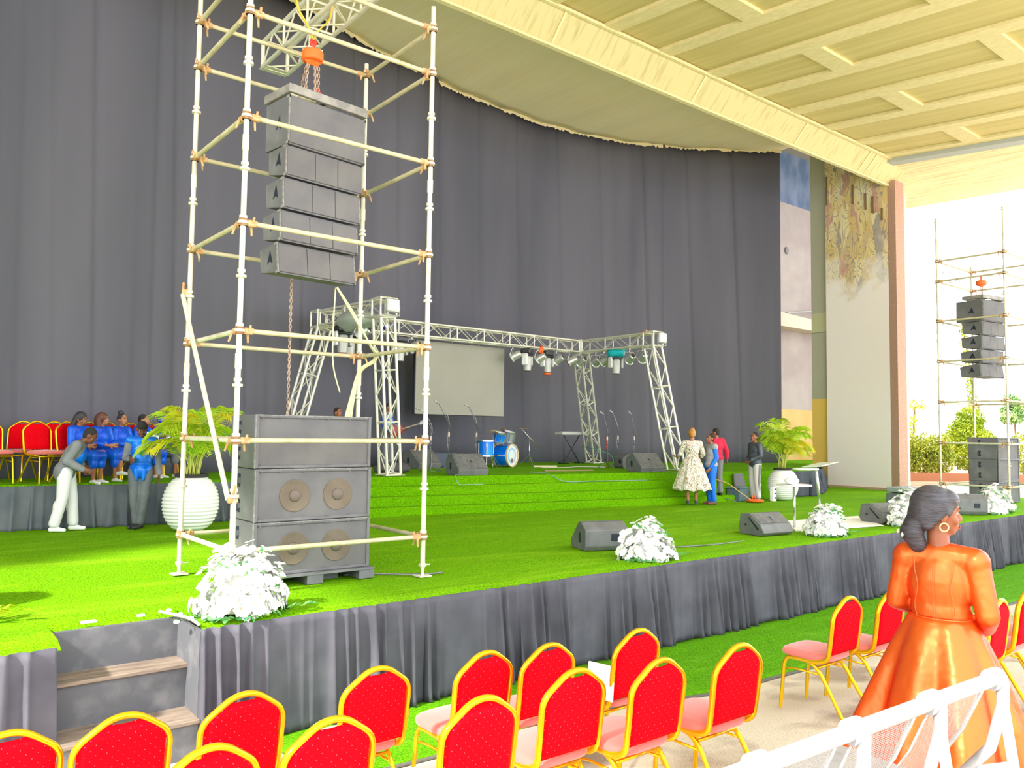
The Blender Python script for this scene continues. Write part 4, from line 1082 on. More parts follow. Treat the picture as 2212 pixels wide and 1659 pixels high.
def bouquet(x, y, rx, ry, h, label, seed, trail=True, n=330):
    t = thing('flower_bouquet', label, 'flowers', (x, y, DZ + .02)); rr = random.Random(seed); s = MB(); l = MB()
    s.mi = 0; s.lathe([(0, h * .72), (.45, h * .62), (.64, h * .35), (.66, .02), (0, .01)][::-1], seg=20); s.v = [(v[0] * rx, v[1] * ry, v[2]) for v in s.v]
    pa, pb = rr.uniform(0, 6), rr.uniform(0, 6); lumpf = lambda a: 1 + .13 * math.sin(3 * a + pa) + .08 * math.sin(5 * a + pb)
    for i in range(n):
        a = rr.uniform(0, 2 * PI); v = rr.uniform(-.25, 1); q = math.sqrt(max(0, 1 - v * v)); d = Vector((math.cos(a) * q, math.sin(a) * q, v))
        v = abs(v); q = math.sqrt(max(0, 1 - v * v)); lp = lumpf(a); q2 = q; c = Vector((math.cos(a) * q2 * rx * lp, math.sin(a) * q2 * ry * lp, max(v, 0) * h * .93 + (.03 if v < 0 else 0) + rr.uniform(0, .04))) * rr.choice((.92, .98, 1.04, 1.16)); c.z = max(c.z, .02)
        blossom(s, c, (d + Vector((rr.uniform(-.7, .7), rr.uniform(-.7, .7), rr.uniform(0, .5)))).normalized(), rr.uniform(.034, .066), rr)
    for i in range(150):
        a = rr.uniform(0, 2 * PI); v = rr.uniform(-.2, .95) if i % 2 else rr.uniform(-.3, 0); q = math.sqrt(1 - v * v); d = Vector((math.cos(a) * q, math.sin(a) * q, v))
        c = Vector((d.x * rx, d.y * ry, max(0, d.z) * h * .95)) * rr.uniform(1.0, 1.10); c.z = max(.03, c.z); u = (d + Vector((rr.uniform(-.6, .6), rr.uniform(-.6, .6), -.2))).normalized() * rr.uniform(.05, .10); w = u.cross(Vector((.3, .2, 1))).normalized() * .022
        l.add([c, c + u * .5 + w, c + u, c + u * .5 - w], [(0, 1, 2, 3)])
    if trail:
        for sx in (-1, 1):
            for k in range(9):
                c = Vector((sx * (rx * .9 + k * .03), -ry * .75 + rr.uniform(-.05, .05), .035)); u = Vector((sx * .06, rr.uniform(-.05, .05), rr.uniform(0, .04))); w = Vector((0, .022, 0))
                l.add([c, c + u * .5 + w, c + u, c + u * .5 - w], [(0, 1, 2, 3)])
    o = s.build('blossoms', [M_PETAL, M_PETC], t); o['kind'] = 'stuff'
    o = l.build('leaves', M_LEAF, t); o['kind'] = 'stuff'
    t['group'] = 'white flower bouquets along the stage edge'
    return t
bouquet(2.50, 6.68, .33, .26, .50, 'white flower bouquet on the stage corner by the stair, nearest the camera', 1, n=420)
bouquet(7.55, 6.72, .31, .24, .44, 'white flower bouquet beside the black wedge speaker, middle of the stage edge', 2)
bouquet(11.72, 6.74, .34, .22, .42, 'white flower bouquet beside the white mat and the thin table pole', 3)
bouquet(14.15, 6.66, .30, .22, .58, 'white flower bouquet half hidden behind the face in profile', 4)
bouquet(18.25, 6.80, .42, .26, .52, 'white flower bouquet cut by the right edge of the photo', 5)
rr = random.Random(9)
for k, (x, y) in enumerate(((1.95, 6.55), (2.08, 6.62), (2.16, 6.55), (2.23, 6.58), (2.02, 7.0), (2.05, 6.80))):
    s = MB(); s.ell((x, y, DZ + .035), (.024, .024, .016), seg=10, rings=6); tag(s.build('fallen_petal', M_PETAL, smooth=True), 'small white petal lying on the turf beside the corner bouquet', 'petal', 'fallen petals near the stair')
s = MB(); s.tube(smoothpath([(1.94, 6.98, .99), (2.0, 6.85, .985), (2.06, 6.7, .98), (2.07, 6.55, .985), (2.08, 6.42, .97)]), .012, seg=6)
tag(s.build('frayed_rope', mat('pale_rope', (.62, .62, .48), .9), smooth=True), 'frayed pale cord along the turf edge at the stair corner', 'rope')

# ================================================================ wedge monitors
M_MON = mat('monitor_paint', (.115, .12, .125), .55, var=(.165, .17, .17), scale=5, bump=.1, bscale=70)
M_MGR = mat('monitor_grille', (.10, .105, .11), .6, var=(.17, .17, .165), scale=12, detail=8)
def wedge(x, y, z, rz, label, w=.60, k=1.0, style=0):
    t = thing('stage_monitor', label, 'speaker', (x, y, z), rz, 'wedge speakers on the stage')
    pr = [(-.22, .0), (.20, .0), (.24, .06), (.24, .27), (.10, .36), (.02, .37), (-.25, .10)] if style == 0 else [(-.27, .05), (-.20, .0), (.20, 0), (.25, .08), (.21, .31), (.02, .33), (-.20, .17)]
    pr = [(a * k, b * k) for a, b in pr]
    s = MB(); s.prism(pr, 0, -w / 2, w / 2); o = s.build('cabinet', M_MON, t); m = o.modifiers.new('b', 'BEVEL'); m.width = .012; m.segments = 2
    a, b = Vector((0, pr[-2][0], pr[-2][1])), Vector((0, pr[-1][0], pr[-1][1])); d = b - a; n = Vector((0, -d.z, d.y)).normalized(); n = n if n.z > 0 else -n
    s = MB(); c = (a + b) / 2 + n * .004; s.box(c, (w - .05, d.length - .05, .008), Matrix((Vector((1, 0, 0)), d.normalized(), n)).transposed()); s.build('grille', M_MGR, t)
    for sx in (-1, 1):
        s = MB()
        if style == 0:
            s.box((sx * (w / 2 + .001), .06 * k, .16 * k), (.008, .06, .13), bev=.003)
        else: s.prism([(-.17, .10), (.02, .27), (.035, .25), (-.14, .085)], 0, sx * (w / 2 - .002), sx * (w / 2 + .004)); s.ell((sx * w / 2, .10, .15), (.006, .022, .018), seg=12)
        s.build('side_handle', M_HOLE, t)
    s = MB(); s.box((-.12, .242 * k, .17 * k), (.12, .012, .09), bev=.003); s.build('connector_panel', M_HOLE, t)
    s = MB(); s.prism([(-.02, -.03), (.02, -.03), (0, .05)], 2, 0, .004); s.xf(Matrix.Translation(c + n * .004) @ Matrix((Vector((1, 0, 0)), d.normalized(), n)).transposed().to_4x4()); s.build('badge', M_HOLE, t)
    return t
wedge(7.66, 7.66, DZ + .02, PI - .35, 'black wedge speaker with its back panel toward the camera, middle of the stage edge', .62)
wedge(10.98, 7.35, DZ + .02, -.15, 'dark grey wedge speaker left of the white mat on the stage edge', .66, 1.0, 1)
wedge(14.35, 7.15, DZ + .02, -.2, 'grey wedge speaker with a sunlit white top, left of the head in profile', .70, 1.05, 1)
wedge(17.45, 7.05, DZ + .02, PI - .75, 'grey wedge speaker with two side slots in front of the far bass stack', .66, 1.1)
wedge(9.42, 13.15, UZ, -.12, 'scuffed black wedge speaker on the top step in front of the drums', .68, 1.15)
wedge(10.15, 16.0, UZ, .25, 'black wedge speaker behind the scaffold pole on the upper stage', .75, 1.2)
wedge(14.1, 12.62, UZ, -.15, 'black wedge speaker by the foot of the right front truss leg', .70, 1.15)
wedge(15.05, 14.1, UZ, 1.2, 'small grey wedge speaker lying behind the microphone stands at right', .55, 1.0)
MB_ = MB(); MB_.box((10.95, 16.4, UZ + .18), (.7, .5, .36), bev=.03)
tag(MB_.build('equipment_case', mat('blue_grey_case', (.08, .10, .14), .6)), 'blue grey equipment case on the upper stage left of the drums', 'case')
s = MB(); rr = random.Random(3); s.ell((8.55, 14.6, UZ + .08), (.42, .25, .13), seg=20, rings=10); s.v = [tuple(Vector(v) + Vector((0, 0, rr.uniform(-.03, .03)))) for v in s.v]
tag(s.build('dark_cloth_heap', mat('heap_cloth', (.10, .09, .10), .9), smooth=True), 'dark cloth heap on the upper stage right of the front left truss leg', 'cloth')

# ================================================================ microphones, keyboard, drums
M_STAND = mat('stand_metal', (.20, .20, .22), .4, .5)
M_CHROME = mat('chrome', (.75, .75, .78), .2, .9)
def mic(x, y, h, rz, label, cab=None, boom=.35, clip=True):
    t = thing('microphone_stand', label, 'microphone stand', (x, y, UZ), rz, 'microphone stands')
    for k in range(3):
        a = k * 2 * PI / 3 + .4; s = MB(); s.tube([(0, 0, .14), (math.cos(a) * .26, math.sin(a) * .26, .01)], .009, seg=6); s.build('leg', M_STAND, t, smooth=True)
    s = MB(); s.tube([(0, 0, .10), (0, 0, h * .72)], .011, seg=8); s.tube([(0, 0, h * .42), (0, 0, h * .5)], .02, seg=8); s.build('pole', M_STAND, t, smooth=True)
    s = MB(); s.box((0, 0, h * .55), (.035, .035, .10), bev=.008); s.build('grip_sleeve', mat('pale_sleeve', (.8, .62, .58), .5), t)
    top = Vector((-boom * .7, 0, h)); s = MB(); s.tube([(boom * .35, 0, h * .56), (0, 0, h * .72), tuple(top)], .009, seg=6); s.ell((0, 0, h * .72), .022, seg=8, rings=6); s.build('boom', M_STAND, t, smooth=True)
    s = MB(); d = Vector((-1, 0, .35)).normalized(); s.tube([top - d * .02, top + d * .12], [.011, .018], seg=10); s.ell(top + d * .14, .026, seg=12, rings=8); s.build('microphone', M_LTGREY, t, smooth=True)
    if cab:
        s = MB(); s.tube(smoothpath([top, (-.04, .03, h * .85), (.03, .02, h * .7), (-.02, .02, h * .45), (.03, 0, h * .2), (.02, .02, .02), (.2, .1, .01)]), .007, seg=5); s.build('microphone_cable', cab, t, smooth=True)
    return t
M_RCAB = mat('red_cable', (.55, .04, .05), .6); M_GYC = mat('grey_cable', (.40, .40, .42), .6)
mic(9.45, 14.55, 1.30, -.5, 'microphone stand just right of the front scaffold pole', M_GYC, .25)
mic(9.78, 14.35, 1.45, .4, 'boom microphone stand reaching left in front of the screen corner', M_GYC, .6)
mic(11.25, 15.35, 1.45, .2, 'boom microphone stand left of the drums in front of the screen', M_GYC, .4)
mic(14.5, 14.25, 1.35, .2, 'microphone stand with a red cable, left of the right hand three', M_RCAB, .25)
mic(15.2, 14.55, 1.40, .2, 'microphone stand with hanging cable loop, middle of the right hand three', M_GYC, .35)
mic(15.65, 14.4, 1.38, .3, 'microphone stand nearest the front right truss leg', M_GYC, .25)
t = thing('keyboard', 'pale electronic keyboard crossing behind the back right truss leg', 'keyboard', (15.85, 17.0, UZ + .86), .12)
MB().box((0, 0, 0), (1.15, .30, .08), bev=.015).build('body', mat('silver_keys_body', (.55, .56, .55), .5), t)
MB().box((0, -.06, .042), (1.05, .14, .012)).build('keys', M_WHITEP, t)
t = thing('keyboard_stand', 'crossed black legs holding the pale keyboard', 'stand', (15.85, 17.0, UZ), .12)
for a in (-1, 1):
    s = MB(); s.tube([(-.35 * a, .0, .815), (.35 * a, 0, .02)], .014); s.tube([(.35 * a, -.2, .015), (.35 * a, .2, .015)], .014); s.build('leg', M_BLKM, t, smooth=True)
M_BLUE = mat('blue_drum_shell', (.0, .16, .95), .25, .2, var=(.0, .34, 1.0), scale=2)
M_HEAD = mat('drum_head', (.80, .85, .90), .35)
def drum(name, x, y, z, r, h, rz, tilt, label, front=False, legs=0, lugs=6, cols=None):
    t = thing(name, label, 'drum', (x, y, z)); t.rotation_euler = (tilt, 0, rz)
    s = MB(); s.lathe([(r, 0), (r, h)], seg=32); s.build('shell', cols or M_BLUE, t, smooth=True, sharp=50)
    for zz in (-.012, h + .012):
        s = MB(); s.lathe([(r - .002, zz - .02), (r + .018, zz - .02), (r + .018, zz + .02), (r - .002, zz + .02)], seg=32, close=True); s.build('hoop', mat('wood_hoop', (.75, .55, .28), .4) if front else M_CHROME, t, smooth=True, sharp=50)
    for zz in (-.004, h + .004):
        s = MB(); s.lathe([(0, zz), (r - .004, zz + .0005)], seg=32); s.build('head', M_HEAD, t)
    for k in range(lugs):
        a = 2 * PI * k / lugs; s = MB(); s.box((math.cos(a) * (r + .012), math.sin(a) * (r + .012), h / 2), (.02, .03, h * .8), (0, 0, a), bev=.006); s.build('lug', M_CHROME, t)
    for k in range(legs):
        a = 2 * PI * k / legs; s = MB(); s.tube([(math.cos(a) * (r + .02), math.sin(a) * (r + .02), h * .6), (math.cos(a) * (r + .03), math.sin(a) * (r + .03), -(z - UZ) + .01)], .010, seg=6); s.build('leg', M_CHROME, t)
    if front:
        s = MB(); s.lathe([(0, -.012), (.055, -.011)], seg=20, c=(0, .13, 0)); s.build('port_hole', mat('port_brown', (.30, .15, .08), .7), t)
        s = MB(); s.lathe([(r * .52, -.008), (r * .72, -.007)], seg=32, caps=False); s.build('head_ring', mat('head_blue', (.35, .60, .85), .5), t)
    return t
drum('bass_drum', 12.62, 15.72, UZ + .29, .27, .40, .35, -PI / 2, 'blue bass drum with a white front head and tan hoop', True)
drum('floor_tom', 11.90, 15.85, UZ + .30, .20, .34, 0, 0, 'large blue floor drum left of the bass drum', legs=3)
drum('rack_tom', 12.28, 15.82, UZ + .64, .13, .20, .2, .25, 'small blue drum mounted above the bass drum at left', lugs=6)
drum('rack_tom', 12.68, 15.95, UZ + .64, .14, .22, .2, .25, 'small chrome trimmed drum mounted above the bass drum at right', lugs=8, cols=mat('silver_shell', (.5, .55, .62), .3, .5))
def cymbal(x, y, h, r, dx, label, col):
    t = thing('cymbal_stand', label, 'cymbal', (x, y, UZ))
    for k in range(3):
        a = k * 2 * PI / 3 + .2; s = MB(); s.tube([(dx, 0, .30), (dx + math.cos(a) * .28, math.sin(a) * .28, .01)], .009, seg=6); s.build('leg', M_CHROME, t)
    s = MB(); s.tube([(dx, 0, .1), (dx, 0, h * .75)] if dx else [(0, 0, .1), (0, 0, h)], .011, seg=8); s.build('pole', M_CHROME, t, smooth=True)
    if dx:
        s = MB(); s.tube([(dx + .38, 0, h * .48), (dx, 0, h * .75), (0, 0, h)], .010, seg=8); s.build('boom', M_CHROME, t, smooth=True)
    s = MB(); s.lathe([(0, h + .03), (.03, h + .025), (.045, h + .01), (r, h - .01), (r, h - .014), (.04, h + .004), (0, h + .02)], seg=32); s.build('cymbal', mat(col, (.55, .48, .25) if col == 'bronze' else (.50, .30, .16), .35, .7), t, smooth=True)
    return t
cymbal(12.05, 15.75, .90, .19, 0, 'bronze cymbal on a straight stand above the floor drum', 'bronze')
cymbal(13.02, 15.85, .98, .20, .28, 'coppery cymbal on a boom stand right of the bass drum', 'copper')
cymbal(12.72, 16.2, .94, .10, 0, 'small cymbal pair rising behind the chrome trimmed drum', 'copper')
for pts, lb, m in (([(9.05, 12.95, UZ + .02), (8.95, 12.88, UZ + .01), (8.9, 12.7, UZ - .14), (9.1, 12.62, UZ - .15), (9.4, 12.58, UZ - .15)], 'grey green cable looping down the steps below the scuffed wedge speaker', M_GCABLE),
                   ([(11.1, 13.2, UZ + .02), (11.2, 12.75, UZ + .01), (11.4, 12.42, UZ - .14), (12.1, 12.42, UZ - .155), (13.2, 12.22, UZ - .155), (13.6, 12.12, UZ - .155)], 'long grey green cable lying along the second step', M_GCABLE),
                   ([(13.0, 15.0, UZ + .012), (13.6, 14.8, UZ + .012), (14.3, 15.1, UZ + .012), (14.8, 14.6, UZ + .012)], 'thin pale cable on the upper stage before the right microphones', M_WCABLE),
                   ([(15.6, 16.3, UZ + .5), (15.3, 15.6, UZ + .46), (15.4, 15.0, UZ + .3), (15.3, 14.8, UZ + .02)], 'green cable arching from the keyboard stand toward the microphones', mat('green_cable', (.1, .4, .25), .6)),
                   ([(13.9, 12.3, UZ + .02), (14.3, 12.05, UZ + .01), (14.9, 11.75, UZ - .33), (15.3, 11.55, UZ - .5), (15.6, 11.2, DZ + .03)], 'dark cable running down the steps behind the patterned dress', M_STAND),
                   ([(3.95, 7.7, DZ + .03), (4.3, 7.55, DZ + .03), (4.6, 7.3, DZ + .03), (4.9, 7.25, DZ + .03)], 'dark cable on the turf right of the near bass speakers', M_STAND),
                   ([(7.9, 7.5, DZ + .1), (8.3, 7.25, DZ + .03), (9.2, 7.0, DZ + .03), (9.9, 7.0, DZ + .03)], 'thin dark cable leaving the middle wedge speaker', M_STAND)):
    cable(pts, .010, m, lb)
s = MB(); s.box((13.5, 15.45, UZ + .02), (.62, .06, .04), (0, 0, -.35)); tag(s.build('wood_batten', mat('pale_wood', (.75, .66, .42), .7)), 'pale wooden batten lying right of the drums', 'wood')
s = MB(); s.box((12.6, 13.6, UZ + .015), (1.3, .05, .03), (0, 0, -.2)); tag(s.build('wood_batten', mat('brown_wood', (.30, .22, .10), .8)), 'brown wooden batten lying on the upper stage centre', 'wood')

# ================================================================ table, lectern, mat, boxes, cases
t = thing('side_table', 'small white pedestal table in front of the right white pot', 'table', (12.05, 7.52, DZ + .02))
s = MB(); s.tube([(0, 0, .01), (0, 0, .70)], .022, seg=12); s.build('pole', M_CHROME, t, smooth=True)
s = MB(); s.lathe([(0, .70), (.28, .70), (.285, .712), (.28, .725), (0, .725)], seg=36); s.build('table_top', M_WHITEP, t, smooth=True, sharp=40)
s = MB(); s.lathe([(0, .0), (.20, .0), (.20, .01), (0, .02)], seg=28); s.build('base', M_WHITEP, t, smooth=True, sharp=40)
s = MB(); s.ell((11.95, 7.5, DZ + .80), (.16, .10, .055), seg=16, rings=8); rr = random.Random(2); s.v = [tuple(Vector(v) + Vector((0, 0, rr.uniform(-.012, .012)))) for v in s.v]
tag(s.build('folded_cloth', M_PETAL, smooth=True), 'white folded cloth lying on the small pedestal table', 'cloth')
t = thing('lectern', 'white lectern with a leaning metal pole and two pale plates on top', 'lectern', (14.75, 8.62, DZ + .02))
s = MB(); s.tube([(0, 0, .0), (-.28, -.06, .92)], .030, seg=12); s.build('pole', M_CHROME, t, smooth=True)
s = MB(); s.lathe([(0, 0), (.24, .0), (.24, .012), (0, .02)], seg=28); s.build('base', M_WHITEP, t, smooth=True, sharp=40)
s = MB(); s.lathe([(0, 0), (.30, .0), (.31, .015), (.30, .03), (0, .03)], seg=32); s.xf(Matrix.Translation((-.62, -.05, .88)) @ Matrix.Diagonal((1, .7, 1, 1))); s.build('plate', M_WHITEP, t, smooth=True, sharp=40)
s = MB(); s.box((0.0, 0, .97), (.72, .42, .02), (-.08, -.10, .05), bev=.008); s.build('reading_plate', mat('frosted_plate', (.70, .80, .62), .3), t)
s = MB(); s.add([(11.65, 7.25, DZ + .035), (12.9, 8.2, DZ + .035), (14.9, 7.95, DZ + .035), (13.7, 6.85, DZ + .035)], [(0, 3, 2, 1)]); o = s.build('floor_mat', mat('white_mat', (.90, .88, .82), .8)); solidify(o, .012); tag(o, 'flat white mat on the turf under the small table', 'mat')
t = thing('tool_box', 'dark teal plastic box beside the tracksuit man', 'box', (15.95, 11.42, DZ + .02), .2)
MB().box((0, 0, .15), (.50, .34, .30), bev=.02).build('body', mat('teal_box', (.09, .14, .17), .6), t); MB().box((0, 0, .31), (.53, .36, .03), bev=.01).build('lid', mat('teal_lid', (.13, .19, .22), .6), t)
s = MB(); s.box((16.55, 11.78, DZ + .32), (.5, .06, .62), (-.12, 0, .1), bev=.02); tag(s.build('grey_board', mat('board_grey', (.22, .20, .22), .8)), 'grey board leaning behind the dark teal box', 'board')
t = thing('power_distribution_box', 'white box with sockets standing beside the right white pot', 'box', (16.62, 10.92, DZ + .02), .1)
MB().box((0, 0, .17), (.14, .10, .34), bev=.01).build('body', M_WHITEP, t)
for k in range(3): MB().box((.0, -.052, .08 + .10 * k), (.05, .012, .04), bev=.004).build('socket', M_HOLE, t)
t = thing('cable_reel', 'orange cable reel lying flat beside the tracksuit man', 'reel', (15.95, 10.95, DZ + .03))
s = MB(); s.lathe([(0, 0), (.17, 0), (.20, .03), (.17, .06), (0, .06)], seg=28); s.build('drum', M_ORANGE, t, smooth=True, sharp=50)
s = MB(); s.tube([(-.12, 0, .06), (-.06, 0, .18), (.02, 0, .06)], .012); s.build('handle', M_ORANGE, t, smooth=True)
cable([(15.8, 10.95, DZ + .08), (15.6, 11.1, DZ + .25), (15.4, 11.3, DZ + .45), (15.2, 11.55, DZ + .55)], .010, mat('orange_cable', (.75, .42, .12), .6), 'orange cable stretched from the reel up to the steps')
t = thing('wooden_chair', 'small red brown wooden chair against the ochre wing wall', 'chair', (26.9, 15.5, UZ - .02), .5)
Mw = mat('brown_chair_wood', (.28, .07, .03), .6)
MB().box((0, 0, .44), (.42, .42, .04), bev=.01).build('seat', Mw, t)
for a in (-1, 1):
    for b in (-1, 1): MB().box((a * .18, b * .18, .22), (.04, .04, .44)).build('leg', Mw, t)
s = MB(); s.ell((.0, -.2, .74), (.21, .03, .20), seg=20); s.box((0, -.2, .50), (.06, .04, .12)); s.build('backrest', Mw, t)
for k, (x, y, w, h, m, lb) in enumerate(((19.3, 9.05, .9, .12, mat('green_bin', (.28, .34, .33), .6), 'grey green plastic crate behind the head in profile, topmost'), (19.3, 9.05, .95, .22, mat('dark_crate', (.14, .17, .18), .6), 'dark plastic crate under the grey green one'))):
    s = MB(); s.box((x, y, DZ + (.32 if k == 0 else .13)), (w, .6, h), bev=.02); tag(s.build('crate', m), lb, 'crate', 'crates behind the head')
t = thing('mixing_case', 'blue fronted equipment case standing before the far scaffold', 'case', (19.1, 7.95, DZ + .02), .1)
MB().box((0, 0, .15), (.60, .40, .30), bev=.02).build('body', M_BLKM, t); MB().box((0, -.205, .15), (.50, .012, .20)).build('blue_front', mat('case_blue', (.03, .05, .32), .5), t); MB().box((0, 0, .31), (.62, .42, .02), bev=.005).build('lid', M_WHITEP, t)
for k in range(3): cable([(18.7 + .1 * k, 7.6, DZ + .03), (18.95, 7.45 - .05 * k, DZ + .05 + .04 * k), (19.3, 7.5, DZ + .04), (19.5 + .1 * k, 7.3, DZ + .03)], .012, M_STAND, 'dark tangled cable on the turf below the blue fronted case')['group'] = 'tangled cables by the blue case'
t = thing('plastic_bottle', 'clear water bottle under the choir chairs at left', 'bottle', (2.45, 13.62, UZ))
s = MB(); s.lathe([(0, 0), (.04, 0), (.042, .03), (.04, .15), (.035, .18), (.015, .22), (.015, .24), (0, .24)], seg=16); s.build('bottle', mat('bottle_plastic', (.55, .65, .85), .15), t, smooth=True)
s = MB(); s.lathe([(0, .24), (.017, .24), (.017, .26), (0, .26)], seg=12); s.build('bottle_cap', M_WHITEP, t)

# ================================================================ outside: hedge, trees, wires
def at(px, py, Z):
    d = fwd + r2 * ((px - W_PX / 2) / F_PX) + u2 * ((H_PX / 2 - py) / F_PX); return CAMLOC + d * Z
def foliage(mb, c, r, n, ls, rr, flat=0):
    c = Vector(c)
    for i in range(n):
        d = Vector((rr.gauss(0, 1), rr.gauss(0, 1), rr.gauss(0, 1))).normalized() * (rr.random() ** .33)
        p = c + Vector((d.x * r[0], d.y * r[1], d.z * r[2])); a = Vector((rr.uniform(-1, 1), rr.uniform(-1, 1), rr.uniform(-1, 1))).normalized() * ls; b = a.cross(Vector((rr.uniform(-1, 1), rr.uniform(-1, 1), 1))).normalized() * ls * .45
        mb.add([p - a, p + b, p + a, p - b], [(0, 1, 2, 3)])
M_HDG = mat('hedge_leaf', (.25, .32, .02), .6, var=(.60, .62, .06), scale=1.4, detail=6)
M_HDG2 = mat('bush_leaf', (.24, .36, .01), .6, var=(.62, .70, .04), scale=1.2, detail=6)
M_DTREE = mat('dark_tree_leaf', (.06, .22, .08), .6, var=(.3, .45, .12), scale=1.5)
M_TRK = mat('trunk_bark', (.24, .14, .08), .9)
def plant(name, label, cat, px, pyb, Z, parts, m, seed, trunks):
    b = at(px, pyb, Z); b.z = .92; t = thing(name, label, cat, b); rr = random.Random(seed); s = MB()
    for (c, r, n, ls) in parts: foliage(s, c, r, n, ls, rr)
    s.build('foliage', m, t)
    for k, tr in enumerate(trunks):
        s = MB(); s.tube(smoothpath(tr, 3), [.07 - .03 * i / (3 * (len(tr) - 1)) for i in range(3 * (len(tr) - 1) + 1)], seg=7); s.build('trunk', M_TRK, t, smooth=True)
Zh = 31
for k, (px, h, w) in enumerate(((1960, 1.15, .9), (1996, 1.2, .9), (2030, 1.25, .8))):
    plant('hedge_shrub', ('yellow green clipped hedge shrub touching the brown post', 'yellow green clipped hedge shrub, second from the brown post', 'yellow green clipped hedge shrub beside the rounded bush')[k], 'hedge', px, 1045, Zh, [((0, 0, .95), (w * .6, .6, .85), 2600, .06)], M_HDG, 20 + k, [[(0, 0, 0), (.03, 0, .3), (-.02, 0, .7)], [(.22, 0, 0), (.2, 0, .6)]])
plant('bush', 'large rounded yellow green bush rising behind the far scaffold', 'bush', 2095, 1045, Zh + 2, [((0, 0, 1.2), (1.25, 1.1, .95), 4200, .08), ((-.45, 0, 1.9), (.55, .5, .5), 1100, .08), ((.6, 0, 1.7), (.65, .5, .45), 1200, .08), ((.1, 0, 2.3), (.5, .6, .65), 1300, .08), ((-1.0, 0, 1.5), (.5, .5, .9), 1200, .07)], M_HDG2, 31, [[(0, 0, 0), (.1, 0, .8), (0, 0, 1.6)]])
plant('hedge_shrub', 'yellow green hedge shrub at the right edge behind the far bass stack', 'hedge', 2215, 1050, Zh, [((0, 0, 1.0), (.8, .6, .9), 2200, .06)], M_HDG, 41, [[(0, 0, 0), (0, 0, .7)]])
plant('tree', 'dark green tree behind the far scaffold at the right edge', 'tree', 2195, 1045, Zh + 8, [((0, 0, 2.9), (.6, .6, .6), 900, .10), ((-.6, 0, 2.6), (.5, .4, .35), 500, .09), ((.5, .2, 3.3), (.6, .4, .4), 600, .10), ((-.3, 0, 3.5), (.4, .4, .3), 300, .09)], M_DTREE, 51, [[(0, 0, 0), (.1, 0, 1.4), (0, 0, 3.0)]])
plant('tree', 'thin pale tree with sparse leaves between the post and the far scaffold', 'tree', 1985, 1045, Zh + 8, [((-.3, 0, 3.1), (.8, .5, .4), 160, .09), ((-.9, 0, 2.2), (.4, .4, .6), 220, .09)], M_HDG2, 61, [[(-.5, 0, 0), (-.5, 0, 1.4), (-.3, 0, 3.1)]])
b = at(2100, 1045, Zh + 1); b.z = .92
t = thing('climbing_vine', 'tall slim yellow green vine rising behind the far hanging speakers', 'plant', b); s = MB(); rr = random.Random(71)
for k in range(46):
    u = k / 45; foliage(s, (.35 - 1.1 * u + .08 * math.sin(k), 0, 2.6 + 3.9 * u), (.26 * (1 - u * .75), .2, .12), int(34 * (1 - u * .7)), .065, rr)
s.build('foliage', M_HDG2, t); s = MB(); s.tube(smoothpath([(.4, 0, 0), (.38, 0, 2.5), (.0, 0, 4.4), (-.72, 0, 6.4)]), .03, seg=6); s.build('stem', M_TRK, t)
s = MB(); s.box((30.6, 13.4, 1.05), (6.5, .25, .35), (0, 0, -.75)); tag(s.build('low_wall', mat('red_wall', (.40, .16, .08), .9)), 'low red brown wall behind the hedge outside', 'wall')
for k, (y0, z0, y1, z1) in enumerate(((590, 0, 560, 0), (612, 0, 578, 0))):
    A = at(2000, y0, 33); B = at(2215, y1, 33); s = MB(); rr = random.Random(k); P = [A.lerp(B, i / 12) + Vector((0, 0, -.1 * math.sin(i / 12 * PI))) for i in range(13)]
    s.tube(P, .012, seg=5)
    for i in range(9):
        p = P[rr.randint(1, 11)] + Vector((rr.uniform(-.3, .3), 0, -.04)); s.box(p, (rr.uniform(.15, .4), .05, .08), bev=.01)
    tag(s.build('overhead_wire', mat('wire_grey', (.30, .30, .30), .8)), ('upper' if k == 0 else 'lower') + ' grey overhead wire with hanging clips beyond the far scaffold', 'wire')
# ================================================================ people
M_SKIN = mat('skin_brown', (.30, .105, .045), .5, var=(.36, .135, .06), scale=6)
M_SKINL = mat('skin_warm_brown', (.42, .17, .085), .5, var=(.48, .21, .11), scale=6)
M_SKIND = mat('skin_dark_brown', (.17, .06, .03), .5, var=(.21, .08, .04), scale=6)
M_HAIR = mat('black_hair', (.022, .020, .026), .35, var=(.05, .045, .055), scale=12, stretch=(1, 1, 6), bump=.4, bscale=30)
M_HAIRB = mat('brown_hair', (.10, .035, .03), .5, var=(.16, .06, .04), scale=20, bump=.5, bscale=30)
M_HAIRS = mat('short_black_hair', (.030, .026, .026), .8, bump=.5, bscale=200)
M_EYEW = mat('eye_white', (.85, .83, .80), .3); M_IRIS = mat('eye_dark', (.02, .01, .01), .2); M_LIP = mat('lip', (.32, .07, .06), .4)
V = Vector
def stand(**o):
    J = dict(P=V((0, 0, .93)), W=V((0, .0, 1.08)), C=V((0, .0, 1.27)), N=V((0, -.01, 1.43)), H=V((0, .02, 1.585)),
             sl=V((-.175, -.005, 1.385)), sr=V((.175, -.005, 1.385)), el=V((-.235, -.02, 1.11)), er=V((.235, -.02, 1.11)), wl=V((-.24, .07, .87)), wr=V((.24, .07, .87)),
             hl=V((-.09, 0, .90)), hr=V((.09, 0, .90)), kl=V((-.105, .02, .49)), kr=V((.105, .02, .49)), al=V((-.11, -.02, .085)), ar=V((.11, -.02, .085)),
             fl=V((-.12, 1, 0)), fr=V((.12, 1, 0)), yaw=0.0, nod=0.0, tilt=0.0)
    for k, v in o.items(): J[k] = V(v) if hasattr(v, '__len__') else v
    return J
